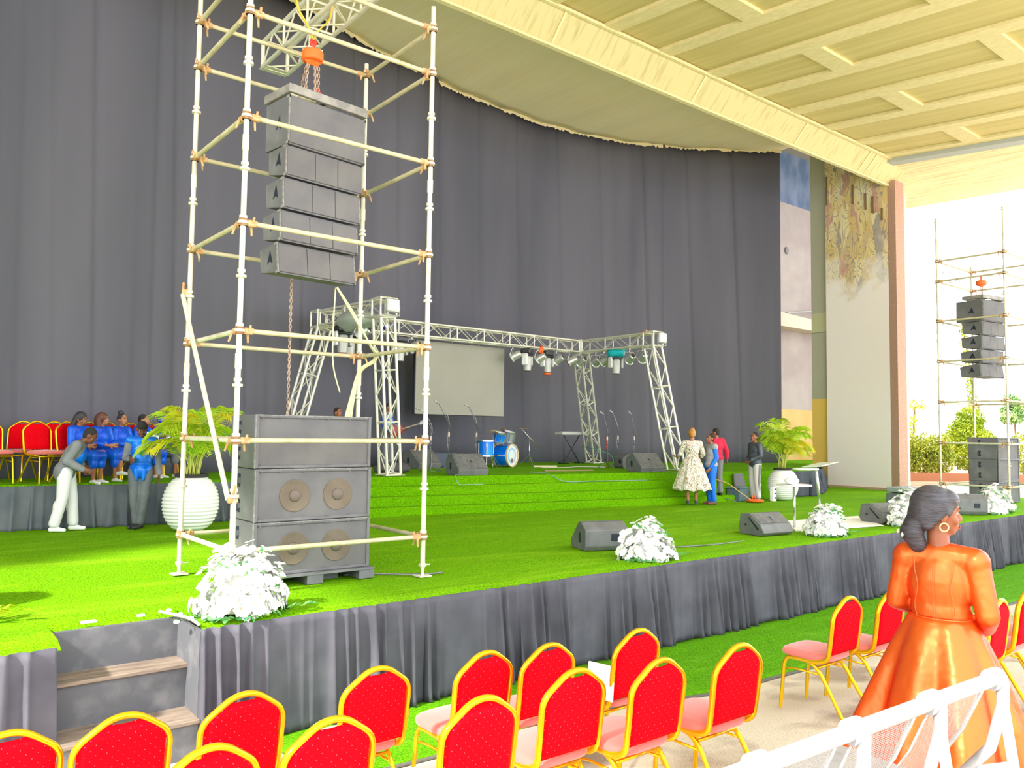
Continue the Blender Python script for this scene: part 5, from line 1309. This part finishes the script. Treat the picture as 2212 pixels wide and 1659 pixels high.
def torso(s, J, g=0, f=1.0, low=.12, up=.02):
    P, W, C, N = J['P'], J['W'], J['C'], J['N']; d1 = (W - P).normalized(); d2 = (N - C).normalized()
    s.along(P - d1 * low, P + d1 * .16, .158 * f + g, .118 * f + g); s.along(P - d1 * .02, C, .138 * f + g, .102 * f + g, 1.15)
    s.along(W - d1 * .02, N - d2 * .01, .152 * f + g, .108 * f + g, 1.05)
    s.cap(J['sl'], .052 + g, N - d2 * .05, .072 + g * .6); s.cap(J['sr'], .052 + g, N - d2 * .05, .072 + g * .6)
def arm(s, J, sd, g=0, a=1.0, k=1.0):
    S, E, Wp = J['s' + sd], J['e' + sd], J['w' + sd]
    s.cap(S, (.054 + g) * k, E, (.041 + g) * k)
    if a > 0: s.cap(E, (.041 + g) * k, E.lerp(Wp, a), (.041 + (.028 - .041) * a + g * 1.0) * k)
def legp(s, J, sd, g=0, a=1.0, k=1.0, flare=0):
    Hh, K, A = J['h' + sd], J['k' + sd], J['a' + sd]
    s.cap(Hh, (.088 + g) * k, K, (.060 + g) * k); s.cap(K, (.059 + g) * k, K.lerp(A, a), (.038 + g + flare) * k)
    m = K.lerp(A, .3); s.ell(m + V((0, -.012, 0)), ((.058 + g) * k, (.060 + g) * k, .12))
def hand(s, wr, d, n, sd=1, curl=.5, k=1.0):
    d = d.normalized(); n = (n - d * n.dot(d)).normalized(); a = d.cross(n) * sd
    M = Matrix((a, n, d)).transposed(); s.ell(wr + d * .05 * k, (.043 * k, .018 * k, .058 * k), M, seg=12)
    for i, (o, l) in enumerate(((-.036, .066), (-.012, .078), (.013, .074), (.037, .058))):
        b = wr + d * .092 * k + a * o * k; d1 = (d + n * curl * .55 + a * o * 3).normalized(); m = b + d1 * l * .5 * k; d2 = (d + n * curl * 1.7 + a * o * 2).normalized()
        s.cap(b, .0095 * k, m, .009 * k, seg=8); s.cap(m, .009 * k, m + d2 * l * .5 * k, .0078 * k, seg=8)
    b = wr + d * .03 * k - a * .034 * k; m = b + (d * .7 - a * .7 + n * .25).normalized() * .038 * k; s.cap(b, .013 * k, m, .011 * k, seg=8); s.cap(m, .011 * k, m + (d * .95 - a * .25 + n * .4).normalized() * .034 * k, .009 * k, seg=8)
def headM(J):
    return Euler((J['nod'], J['tilt'], J['yaw'])).to_matrix()
def head(s, J):
    M = headM(J); H = J['H']; q = lambda x, y, z: H + M @ V((x, y, z))
    s.ell(q(0, -.008, .025), (.076, .096, .098), M, seg=20, rings=13); s.ell(q(0, .022, -.048), (.056, .070, .068), M, seg=18, rings=11)
    s.ell(q(0, .062, -.088), (.026, .024, .02), M); s.cap(q(0, .088, .012), .010, q(0, .104, -.022), .0145); s.ell(q(0, .094, -.028), (.022, .012, .010), M)
    s.ell(q(0, .082, .034), (.052, .014, .012), M)
    for x in (-1, 1): s.ell(q(.078 * x, -.008, -.012), (.011, .022, .034), M); s.ell(q(.045 * x, .062, -.03), (.02, .02, .022), M)
    s.ell(q(0, .090, -.060), (.024, .010, .008), M); s.ell(q(0, .088, -.072), (.020, .010, .008), M)
    s.cap(J['N'], .055, q(0, -.012, -.06), .050)
def person(name_, label, loc, rz, J, skin, k=1.0, garments=(), hair=None, hands=((1, .5), (1, .5)), bare=True, vox=.010, face=True, hm=M_HAIRS, shoes=None, seated=False):
    t = thing('person', label, 'person', loc, rz); t.scale = (k, k, k)
    s = MB(); torso(s, J, -.004)
    for sd in 'lr':
        arm(s, J, sd, -.003); d = (J['w' + sd] - J['e' + sd]); sgn = 1 if sd == 'r' else -1
        n = V(J.get('n' + sd, (-sgn, .3, 0)))
        hand(s, J['w' + sd], V(J.get('d' + sd, d)), n, sgn * 1, hands[0 if sd == 'l' else 1][1])
        legp(s, J, sd, -.004); A = J['a' + sd]; f = V((J['f' + sd].x * 1.0, J['f' + sd].y, 0)).normalized(); tp = J.get('toe', .0)
        s.cap(A, .036, A + f * .02 + V((0, 0, -.045)), .034); s.cap(A - f * .02 + V((0, 0, -.05)), .032, A + f * .135 + V((0, 0, -.062)), .026)
    head(s, J); remesh(s.build('body', skin, t), vox, 3)
    M = headM(J); H = J['H']; q = lambda x, y, z: H + M @ V((x, y, z))
    if face:
        for x in (-1, 1):
            s = MB(); s.mi = 0; s.ell(q(.030 * x, .071, .010), (.012, .011, .0065), M, seg=10, rings=7); s.mi = 1; s.ell(q(.030 * x, .0795, .010), (.006, .004, .006), M, seg=8, rings=6); s.build('eye', [M_EYEW, M_IRIS], t, smooth=True)
            s = MB(); s.cap(q(.014 * x, .094, .036), .004, q(.050 * x, .082, .038), .004, seg=6); s.build('eyebrow', M_HAIRS, t)
        s = MB(); s.ell(q(0, .0985, -.060), (.022, .006, .005), M); s.ell(q(0, .0965, -.070), (.018, .007, .005), M); s.build('lips', M_LIP, t, smooth=True)
    for nm, m, fn in garments:
        s = MB(); fn(s, J); remesh(s.build(nm, m, t), .012, 3)
    if shoes:
        m, h = shoes
        for sd in 'lr':
            A = J['a' + sd]; f = V((J['f' + sd].x, J['f' + sd].y, 0)).normalized(); s = MB()
            s.cap(A - f * .035 + V((0, 0, -.048)), .038, A + f * .15 + V((0, 0, -.058)), .030); s.cap(A + V((0, 0, -.03)), .040, A + f * .08 + V((0, 0, -.05)), .038)
            if h: s.cap(A - f * .05 + V((0, 0, -.05)), .016, A - f * .055 + V((0, 0, -.05 - h)), .009)
            remesh(s.build('shoe', m, t), .009, 2)
    if hair:
        s = MB(); hair(s, q, M); remesh(s.build('hair', hm, t), .010, 2)
    return t, q, M
def short_hair(s, q, M):
    s.ell(q(0, -.018, .040), (.081, .094, .092), M, seg=20, rings=13); s.ell(q(0, -.05, -.005), (.070, .055, .07), M)
def shirt(m, name='shirt', a=1.0, g=.014, low=.12, f=1.0): return (name, m, lambda s, J: (torso(s, J, g, f, low), arm(s, J, 'l', g * .9, a), arm(s, J, 'r', g * .9, a)))
def vest(m, name='vest', g=.024): return (name, m, lambda s, J: torso(s, J, g, 1.0, .10))
def trousers(m, a=.94, g=.016, flare=.012, k=1.0): return ('trousers', m, lambda s, J: (legp(s, J, 'l', g, a, k, flare), legp(s, J, 'r', g, a, k, flare), s.along(J['P'] - V((0, 0, .10)), J['P'] + V((0, 0, .10)), .165 + g, .125 + g)))
def skirt(t, J, waist, hemz, rw, rh, m, folds=9, amp=.06, c=None, nseg=96, name='skirt', seed=1, dy=0.0, ring=14):
    rr = random.Random(seed); ph = [rr.uniform(0, 6.28) for _ in range(4)]; c = c or V((J['P'].x, J['P'].y, 0)); s = MB()
    def fn(u, v):
        a = 2 * PI * u; q = v ** .85; r = (rw[0] + (rh[0] - rw[0]) * q, rw[1] + (rh[1] - rw[1]) * q)
        w = 1 + amp * (v ** .7) * (math.sin(folds * a + ph[0] + .6 * math.sin(2 * a)) + .45 * math.sin((folds * 2 - 3) * a + ph[1]) + .3 * math.sin(3 * a + ph[2]))
        bulge = .10 * math.sin(min(1, v * 3.2) * PI * .5) * (rw[0] * .55)
        z = waist + (hemz - waist) * v + .018 * v * math.sin(folds * a + ph[0]) 
        return (c.x + math.cos(a) * (r[0] * w + bulge), c.y + dy * v + math.sin(a) * (r[1] * w + bulge), z)
    s.grid(fn, nseg, ring); o = s.build(name, m, t, smooth=True); solidify(o, .006); return o

# ---- woman in the orange satin dress (nearest figure)
def satin(name, c1, c2, rough=.34):
    m = bpy.data.materials.new(name); m.use_nodes = True; nt = m.node_tree; N = nt.nodes; L = nt.links; b = N['Principled BSDF']
    b.inputs['Roughness'].default_value = rough; b.inputs['Metallic'].default_value = .45; b.inputs['Specular IOR Level'].default_value = .6
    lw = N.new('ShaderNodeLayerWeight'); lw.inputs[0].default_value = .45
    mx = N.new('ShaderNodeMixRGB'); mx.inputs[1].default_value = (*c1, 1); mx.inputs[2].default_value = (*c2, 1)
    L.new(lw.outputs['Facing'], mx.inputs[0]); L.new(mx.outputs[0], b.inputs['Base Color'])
    b.inputs['Sheen Weight'].default_value = 0
    tc = N.new('ShaderNodeTexCoord'); n = N.new('ShaderNodeTexNoise'); n.inputs['Scale'].default_value = 7; n.inputs['Detail'].default_value = 2
    L.new(tc.outputs['Object'], n.inputs['Vector']); bp = N.new('ShaderNodeBump'); bp.inputs['Strength'].default_value = .35; bp.inputs['Distance'].default_value = .05
    L.new(n.outputs['Fac'], bp.inputs['Height']); L.new(bp.outputs[0], b.inputs['Normal'])
    MATS[name] = m; return m
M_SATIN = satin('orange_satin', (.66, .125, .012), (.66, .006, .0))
J = stand(el=(-.215, .0, 1.13), er=(.222, -.03, 1.11), wl=(-.12, .20, 1.05), wr=(.16, .19, 1.00), sl=(-.160, -.005, 1.375), sr=(.166, -.005, 1.375), yaw=-.95, nod=-.05, nl=(1, 0, 0), nr=(-1, 0, 0), dl=(.6, .5, -.3), dr=(-.6, .6, -.3), H=(0, .0, 1.60))
lady, q, M = person('p', 'woman in a shiny orange satin dress with black gathered hair, seen from behind', (4.485, 1.94, gz(1.94) - .03), -1.42, J, mat('skin_copper', (.24, .065, .022), .42, var=(.28, .08, .03), scale=5), 1.02, hair=None, vox=.008, shoes=(M_BLK, 0))
# bodice with sleeves
s = MB(); torso(s, J, .014, .96, .02)
for sd in 'lr':
    S, E, Wp = J['s' + sd], J['e' + sd], J['w' + sd]
    s.ell(S + V((0, 0, -.01)), (.072, .078, .075)); s.cap(S, .066, E, .056); s.cap(E, .056, E.lerp(Wp, .80), .048)
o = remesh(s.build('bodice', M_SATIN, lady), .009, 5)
for x0 in (-.085, 0, .085):
    s = MB(); P_ = [V((x0 * (1 + .1 * math.sin(k)), -.112 - .014 * math.sin(k / 9 * PI) - (.012 if abs(x0) < .01 else -.006), 1.08 + .30 * k / 9)) for k in range(10)]
    s.tube(P_, .0022, seg=5); s.build('seam', mat('seam_dark', (.45, .10, .02), .5), lady)
s = MB(); s.tube([(math.cos(a) * .150, math.sin(a) * .117, 1.075) for a in [2 * PI * k / 40 for k in range(40)]], .006, seg=6, closed=True); s.build('waist_seam', M_SATIN, lady, smooth=True)
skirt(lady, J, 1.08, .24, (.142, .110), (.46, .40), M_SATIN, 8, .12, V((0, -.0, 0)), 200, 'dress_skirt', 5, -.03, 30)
s = MB()
s.ell(q(0, -.035, .045), (.100, .112, .105), M, seg=24, rings=15); s.ell(q(0, -.085, -.01), (.088, .07, .085), M); s.ell(q(0, .02, .075), (.085, .075, .06), M)
s.cap(q(-.0, -.110, -.05), .058, q(-.0, -.135, -.105), .056); s.cap(q(.0, -.135, -.105), .058, q(0, -.10, -.165), .046)
for x in (-1, 1): s.cap(q(.082 * x, .0, .02), .02, q(.06 * x, -.08, -.06), .03)
remesh(s.build('hair', M_HAIR, lady), .008, 4)
for k, p in enumerate(((-.045, -.165, -.07), (-.05, -.185, -.11), (-.02, -.15, -.05), (.03, -.19, -.12))):
    s = MB(); s.ell(q(*p), (.012, .006, .012), M, seg=10, rings=6); s.build('hair_ornament', mat('pearl_gold', (.95, .85, .6), .25, .4), lady, smooth=True)
for x in (-1, 1):
    s = MB(); c = q(.088 * x, -.008, -.062); s.tube([c + M @ V((0, math.cos(a) * .021, math.sin(a) * .021)) for a in [2 * PI * k / 20 for k in range(20)]], .0042, seg=8, closed=True); s.build('earring', mat('gold_ring', (1.0, .72, .25), .2, .8), lady, smooth=True)

# ---- group at the right of the stage
M_PRINT = bpy.data.materials.new('printed_dress'); M_PRINT.use_nodes = True
nt = M_PRINT.node_tree; N = nt.nodes; L = nt.links; b_ = N['Principled BSDF']; b_.inputs['Roughness'].default_value = .8
tc = N.new('ShaderNodeTexCoord'); mp = N.new('ShaderNodeMapping'); mp.inputs['Scale'].default_value = (5.5, 5.5, 3.2); L.new(tc.outputs['Object'], mp.inputs[0])
nz = N.new('ShaderNodeTexNoise'); nz.inputs['Scale'].default_value = 1.6; nz.inputs['Detail'].default_value = 3; nz.inputs['Distortion'].default_value = 2.2; L.new(mp.outputs[0], nz.inputs['Vector'])
r = N.new('ShaderNodeValToRGB'); r.color_ramp.interpolation = 'CONSTANT'; e = r.color_ramp.elements; e[0].position = 0; e[0].color = (.86, .82, .72, 1); e[1].position = .47; e[1].color = (.22, .14, .08, 1)
for p_, c_ in ((.52, (.86, .82, .72)), (.58, (.45, .25, .12)), (.62, (.88, .84, .76))): z_ = e.new(p_); z_.color = (*c_, 1)
L.new(nz.outputs['Fac'], r.inputs[0]); L.new(r.outputs[0], b_.inputs['Base Color'])
J = stand(el=(-.26, .02, 1.14), er=(.25, .03, 1.14), wl=(-.30, .24, 1.06), wr=(.20, .20, 1.05), dl=(-.6, .5, .1), nl=(0, 0, 1), yaw=.1, al=(-.09, -.04, .10), ar=(.09, .02, .10))
pw, q, M = person('p', 'woman from behind in a cream and brown printed flared dress with a golden hair bun', (14.13, 11.30, DZ + .03), -.85, J, M_SKINL, .96, shoes=(mat('dark_heel', (.08, .08, .10), .5), .05), garments=[shirt(M_PRINT, 'bodice', .55, .014, .0)])
skirt(pw, J, 1.07, .33, (.15, .115), (.40, .36), M_PRINT, 9, .06, V((0, 0, 0)), 120, 'dress_skirt', 2)
s = MB(); s.ell(q(0, -.02, .03), (.09, .10, .10), M, seg=20); s.ell(q(0, -.04, .11), (.06, .06, .05), M); s.ell(q(0, -.08, .0), (.07, .05, .07), M); remesh(s.build('hair', mat('golden_hair', (.55, .26, .05), .5, var=(.38, .16, .04), scale=14, stretch=(1, 1, 4)), pw), .010, 3)
M_ROYAL = mat('royal_blue_suit', (.0, .15, .80), .6, var=(.0, .20, .92), scale=4, bump=.2, bscale=8)
M_GVEST = mat('grey_quilted_vest', (.34, .35, .37), .8, var=(.42, .43, .45), scale=8, bump=.3, bscale=12)
J = stand(el=(-.22, -.03, 1.12), er=(.23, -.04, 1.12), wl=(-.20, .12, .90), wr=(.24, .05, .88), yaw=.1, nod=.15)
person('p', 'man in royal blue clothes with a grey quilted vest looking to the left', (14.64, 11.18, DZ + .02), 1.15, J, M_SKIN, .91, hair=short_hair, shoes=(mat('brown_shoe', (.20, .07, .05), .6), 0), garments=[shirt(M_ROYAL, 'shirt', .97, .016), trousers(M_ROYAL), vest(M_GVEST, 'quilted_vest', .034)])
J = stand(el=(-.26, .02, 1.13), er=(.27, -.05, 1.14), wl=(-.16, .24, 1.10), wr=(.30, -.02, .95), yaw=.5, nod=-.15)
pr_, q, M = person('p', 'man in a red hooded top and grey trousers standing behind the blue suited man', (15.25, 11.5, UZ - .51), -.35, J, M_SKIN, .90, hair=short_hair, shoes=(M_BLK, 0), garments=[shirt(mat('crimson_hoodie', (.62, .012, .06), .8, bump=.2, bscale=10), 'hooded_top', 1.0, .024, .10, 1.08), trousers(mat('grey_trousers', (.22, .21, .23), .8))])
J = stand(el=(-.23, .0, 1.12), er=(.24, -.03, 1.12), wl=(-.12, .19, 1.02), wr=(.14, .18, 1.0), dl=(.6, .2, -.5), dr=(-.6, .2, -.5), yaw=.25, nod=.1)
M_JKT = mat('black_track_jacket', (.035, .045, .06), .4, var=(.09, .10, .13), scale=5, bump=.4, bscale=9)
M_TRK2 = mat('white_track_trousers', (.66, .64, .62), .7)
tr, q, M = person('p', 'man in a dark shiny tracksuit jacket and striped white trousers beside the right pot', (16.35, 11.22, DZ + .03), 1.25, J, M_SKIN, .93, hair=short_hair, shoes=(M_BLK, 0), garments=[shirt(M_JKT, 'jacket', 1.0, .026, .12, 1.08), trousers(M_TRK2, .95, .02)])
for sx in (-1, 1):
    for k in range(3):
        s = MB(); s.tube([J['hr' if sx > 0 else 'hl'] + V((sx * .108, -.025 + .025 * k, 0)), J['kr' if sx > 0 else 'kl'] + V((sx * .080, -.02 + .022 * k, 0)), J['ar' if sx > 0 else 'al'] + V((sx * .058, -.015 + .02 * k, .08))], .006, seg=5); s.build('trouser_stripe', M_BLK, tr)

# ---- two men by the choir platform
M_GSUIT = mat('grey_suit', (.19, .20, .22), .8, var=(.25, .26, .28), scale=5, bump=.2, bscale=9)
M_BSAT = mat('blue_satin', (.0, .14, .80), .35, .2, var=(.0, .24, .98), scale=5, bump=.3, bscale=7)
M_WTR = mat('white_trousers', (.80, .80, .80), .8); M_WSH = mat('white_shoe', (.88, .88, .88), .5)
J = stand(P=(0, -.02, .92), W=(0, .02, 1.06), C=(0, .10, 1.22), N=(0, .19, 1.34), H=(0, .30, 1.44), sl=(-.175, .16, 1.30), sr=(.175, .16, 1.30), el=(-.22, -.02, 1.10), er=(.22, .04, 1.06), wl=(-.16, .18, .98), wr=(.18, .25, .94), al=(-.11, .10, .085), ar=(.11, -.12, .085), kl=(-.105, .07, .49), kr=(.105, -.02, .49), nod=-.55, yaw=.1, dl=(.3, .6, -.3), dr=(.1, .6, -.2))
person('p', 'man bending forward in a grey jacket with blue panels, white trousers and white shoes', (2.32, 13.28, DZ + .02), -1.95, J, M_SKIND, .96, hair=short_hair, shoes=(M_WSH, 0), garments=[shirt(M_GSUIT, 'jacket', .97, .028, .20, 1.05), trousers(M_WTR, .9, .022, .02), ('vest', M_BSAT, lambda s, J: (s.along(J['W'] + V((0, .04, -.1)), J['N'] + V((0, .02, -.06)), .13, .125)))])
J = stand(al=(-.02, .02, .085), ar=(.04, -.06, .085), kl=(-.07, .04, .49), kr=(.08, .02, .49), yaw=.15, nod=-.5, H=(0, .06, 1.57), fl=(.5, .8, 0), fr=(.6, .7, 0), er=(.235, -.03, 1.11), el=(-.24, -.04, 1.12), wr=(.16, .14, 1.10), wl=(-.27, .03, .86))
person('p', 'man with lowered head in a shiny blue waistcoat and crossed dark grey trousers', (3.28, 13.05, DZ + .02), PI - .35, J, M_SKIND, .95, hair=lambda s, q, M: (short_hair(s, q, M), s.ell(q(0, .03, .07), (.075, .07, .06), M)), shoes=(mat('black_shoe', (.04, .04, .05), .35), 0), face=True,
       garments=[shirt(M_GSUIT, 'shirt', .97, .014, .16), ('waistcoat', M_BSAT, lambda s, J: (torso(s, J, .022, 1.0, .16), s.cap(J['P'] + V((-.06, .10, .0)), .05, J['P'] + V((-.05, .12, -.16)), .02), s.cap(J['P'] + V((.06, .10, .0)), .05, J['P'] + V((.05, .12, -.16)), .02))), trousers(mat('charcoal_trousers', (.12, .14, .15), .8, var=(.18, .19, .2), scale=6))])

# ---- choir women, seated
def sit(**o):
    J = stand(P=(0, 0, .53), W=(0, .0, .68), C=(0, -.01, .86), N=(0, .0, 1.01), H=(0, .03, 1.165), sl=(-.165, 0, .965), sr=(.165, 0, .965), el=(-.23, .06, .72), er=(.23, .06, .72), wl=(-.09, .26, .68), wr=(.09, .27, .68),
              hl=(-.09, .03, .52), hr=(.09, .03, .52), kl=(-.10, .44, .50), kr=(.10, .44, .50), al=(-.09, .42, .085), ar=(.09, .44, .085), dl=(.3, .6, 0), dr=(-.3, .6, 0))
    for k, v in o.items(): J[k] = V(v) if hasattr(v, '__len__') else v
    return J
def long_hair(s, q, M):
    s.ell(q(0, -.02, .035), (.092, .105, .10), M, seg=20, rings=13); s.cap(q(-.06, -.05, 0), .05, q(-.07, -.06, -.15), .045); s.cap(q(.06, -.05, 0), .05, q(.07, -.06, -.15), .045); s.cap(q(0, -.07, 0), .07, q(0, -.08, -.18), .06)
def curly(s, q, M):
    s.ell(q(0, -.03, .03), (.115, .115, .11), M, seg=20, rings=13); s.cap(q(-.09, -.04, 0), .06, q(-.12, -.03, -.14), .06); s.cap(q(.08, -.05, 0), .06, q(.09, -.04, -.15), .05); s.cap(q(0, -.09, 0), .08, q(0, -.09, -.16), .08)
def bun(s, q, M):
    s.ell(q(0, -.02, .035), (.084, .098, .094), M, seg=20, rings=13); s.ell(q(0, -.05, .14), (.06, .055, .05), M)
M_CBLUE = mat('choir_blue_satin', (.0, .075, .72), .38, .15, var=(.0, .16, .95), scale=5, bump=.4, bscale=8)
M_BWRAP = mat('blue_headwrap', (.0, .06, .85), .5); M_GSK = mat('grey_skirt', (.16, .17, .19), .8)
def choir(px, Y, rz, label, hair, hm, skin, J, chairlabel, sk=M_CBLUE):
    d = fwd + r2 * ((px - W_PX / 2) / F_PX) + u2 * ((H_PX / 2 - 905) / F_PX); P = CAMLOC + d * (Y / d.y)
    t, q, M = person('p', label, (P.x, P.y, UZ - .02), rz, J, skin, .86, hair=hair, hm=hm, shoes=(M_WSH, 0), garments=[shirt(M_CBLUE, 'blouse', .55, .030, .10, 1.08), ('skirt', sk, lambda s, J: (legp(s, J, 'l', .030, .35), legp(s, J, 'r', .030, .35), s.cap(J['hl'], .12, J['kl'], .085), s.cap(J['hr'], .12, J['kr'], .085), s.cap(J['kl'], .09, J['kr'], .09), s.ell(J['P'], (.17, .15, .12))))])
    c, s_ = math.cos(rz), math.sin(rz)
    chair(P.x + .0, P.y, rz, chairlabel, CG, UZ - .0)
    return t
RC = PI + .62
choir(172, 14.02, RC, 'choir woman with straight black hair looking down, first from the left', long_hair, M_HAIR, M_SKIN, sit(nod=-.35, yaw=.2), 'red gold chair under the first seated choir woman')
choir(220, 14.36, RC, 'choir woman with full brown hair, second from the left, legs crossed in a blue skirt', curly, M_HAIRB, M_SKINL, sit(yaw=.25, kl=(-.02, .46, .56), al=(.10, .55, .22)), 'red gold chair under the second seated choir woman')
choir(262, 14.68, RC, 'choir woman with a high black bun, third from the left', bun, M_HAIR, M_SKINL, sit(yaw=-.1), 'red gold chair under the third seated choir woman', M_GSK)
choir(308, 14.98, RC, 'choir person with close cropped hair, fourth from the left', short_hair, M_HAIRS, M_SKINL, sit(yaw=.4), 'red gold chair under the fourth seated choir person')
choir(350, 15.22, RC, 'choir woman with a bright blue headwrap, rightmost of the seated row', bun, M_BWRAP, M_SKIN, sit(yaw=.6, er=(.30, .10, .80), wr=(.34, .30, .86)), 'red gold chair under the choir woman with the blue headwrap', M_GSK)
for k, (px, py, Y, lb) in enumerate(((330, 945, 14.5, 'white sheet of paper held up by the fourth choir person'), (372, 945, 14.7, 'white booklet held by the choir woman with the blue headwrap'))):
    d = fwd + r2 * ((px - W_PX / 2) / F_PX) + u2 * ((H_PX / 2 - py) / F_PX); P = CAMLOC + d * (Y / d.y)
    s = MB(); s.box(P, (.22, .008, .15), (-.5, .3, .2)); tag(s.build('song_sheet', M_WHITEP), lb, 'paper')
# ---- musicians behind
J = sit(yaw=-.6, nod=-.1)
d = fwd + r2 * ((728 - W_PX / 2) / F_PX) + u2 * ((H_PX / 2 - 888) / F_PX); P = CAMLOC + d * (15.2 / d.y)
person('p', 'man with short hair in a white shirt seen above the near bass speakers', (P.x, P.y, UZ), PI + .9, stand(yaw=-.5, k=1, H=(0, .02, 1.35), N=(0, 0, 1.20), C=(0, 0, 1.04), W=(0, 0, .86), P=(0, 0, .72), sl=(-.17, 0, 1.15), sr=(.17, 0, 1.15), el=(-.23, .05, .90), er=(.23, .05, .90), wl=(-.1, .28, .88), wr=(.1, .28, .88), hl=(-.09, .03, .70), hr=(.09, .03, .70), kl=(-.1, .38, .52), kr=(.1, .38, .52), al=(-.1, .25, .085), ar=(.1, .25, .085)), M_SKIN, .90, hair=short_hair, shoes=(M_BLK, 0), garments=[shirt(mat('white_shirt', (.82, .83, .85), .8), 'shirt', .9, .02), trousers(M_GSUIT)])
d = fwd + r2 * ((838 - W_PX / 2) / F_PX) + u2 * ((H_PX / 2 - 905) / F_PX); P = CAMLOC + d * (16.3 / d.y)
gx, gy = P.x, P.y
person('p', 'musician in blue playing a guitar behind the front left truss leg', (gx, gy, UZ), PI + .5, stand(el=(-.25, .02, 1.12), er=(.25, .02, 1.12), wl=(-.30, .25, 1.05), wr=(.10, .22, .98)), M_SKIN, .88, hair=short_hair, shoes=(M_BLK, 0), garments=[shirt(mat('mixed_blue_shirt', (.03, .06, .55), .7, var=(.25, .55, .65), scale=3, lo=.45, hi=.55), 'shirt', .8, .02), trousers(M_GSUIT)])
t = thing('electric_guitar', 'dark red electric guitar whose neck points right past the truss leg', 'guitar', (gx + .05, gy - .34, UZ + .88), .25)
s = MB(); s.ell((-.10, 0, -.02), (.17, .025, .15), seg=20); s.ell((.08, 0, .01), (.13, .025, .12), seg=20); remesh(s.build('guitar_body', mat('guitar_red', (.30, .03, .02), .3), t), .012, 1)
s = MB(); s.tube([(.15, -.01, .03), (.72, -.01, .16)], .017, seg=8); s.build('neck', mat('guitar_neck', (.35, .28, .24), .5), t)
s = MB(); s.box((.82, -.01, .185), (.20, .02, .07), (0, -.25, 0), bev=.01); 
for k in range(6): s.ell((.75 + .03 * k, -.01, .225 + .005 * k), .012, seg=8, rings=5)
s.build('headstock', M_LTGREY, t)
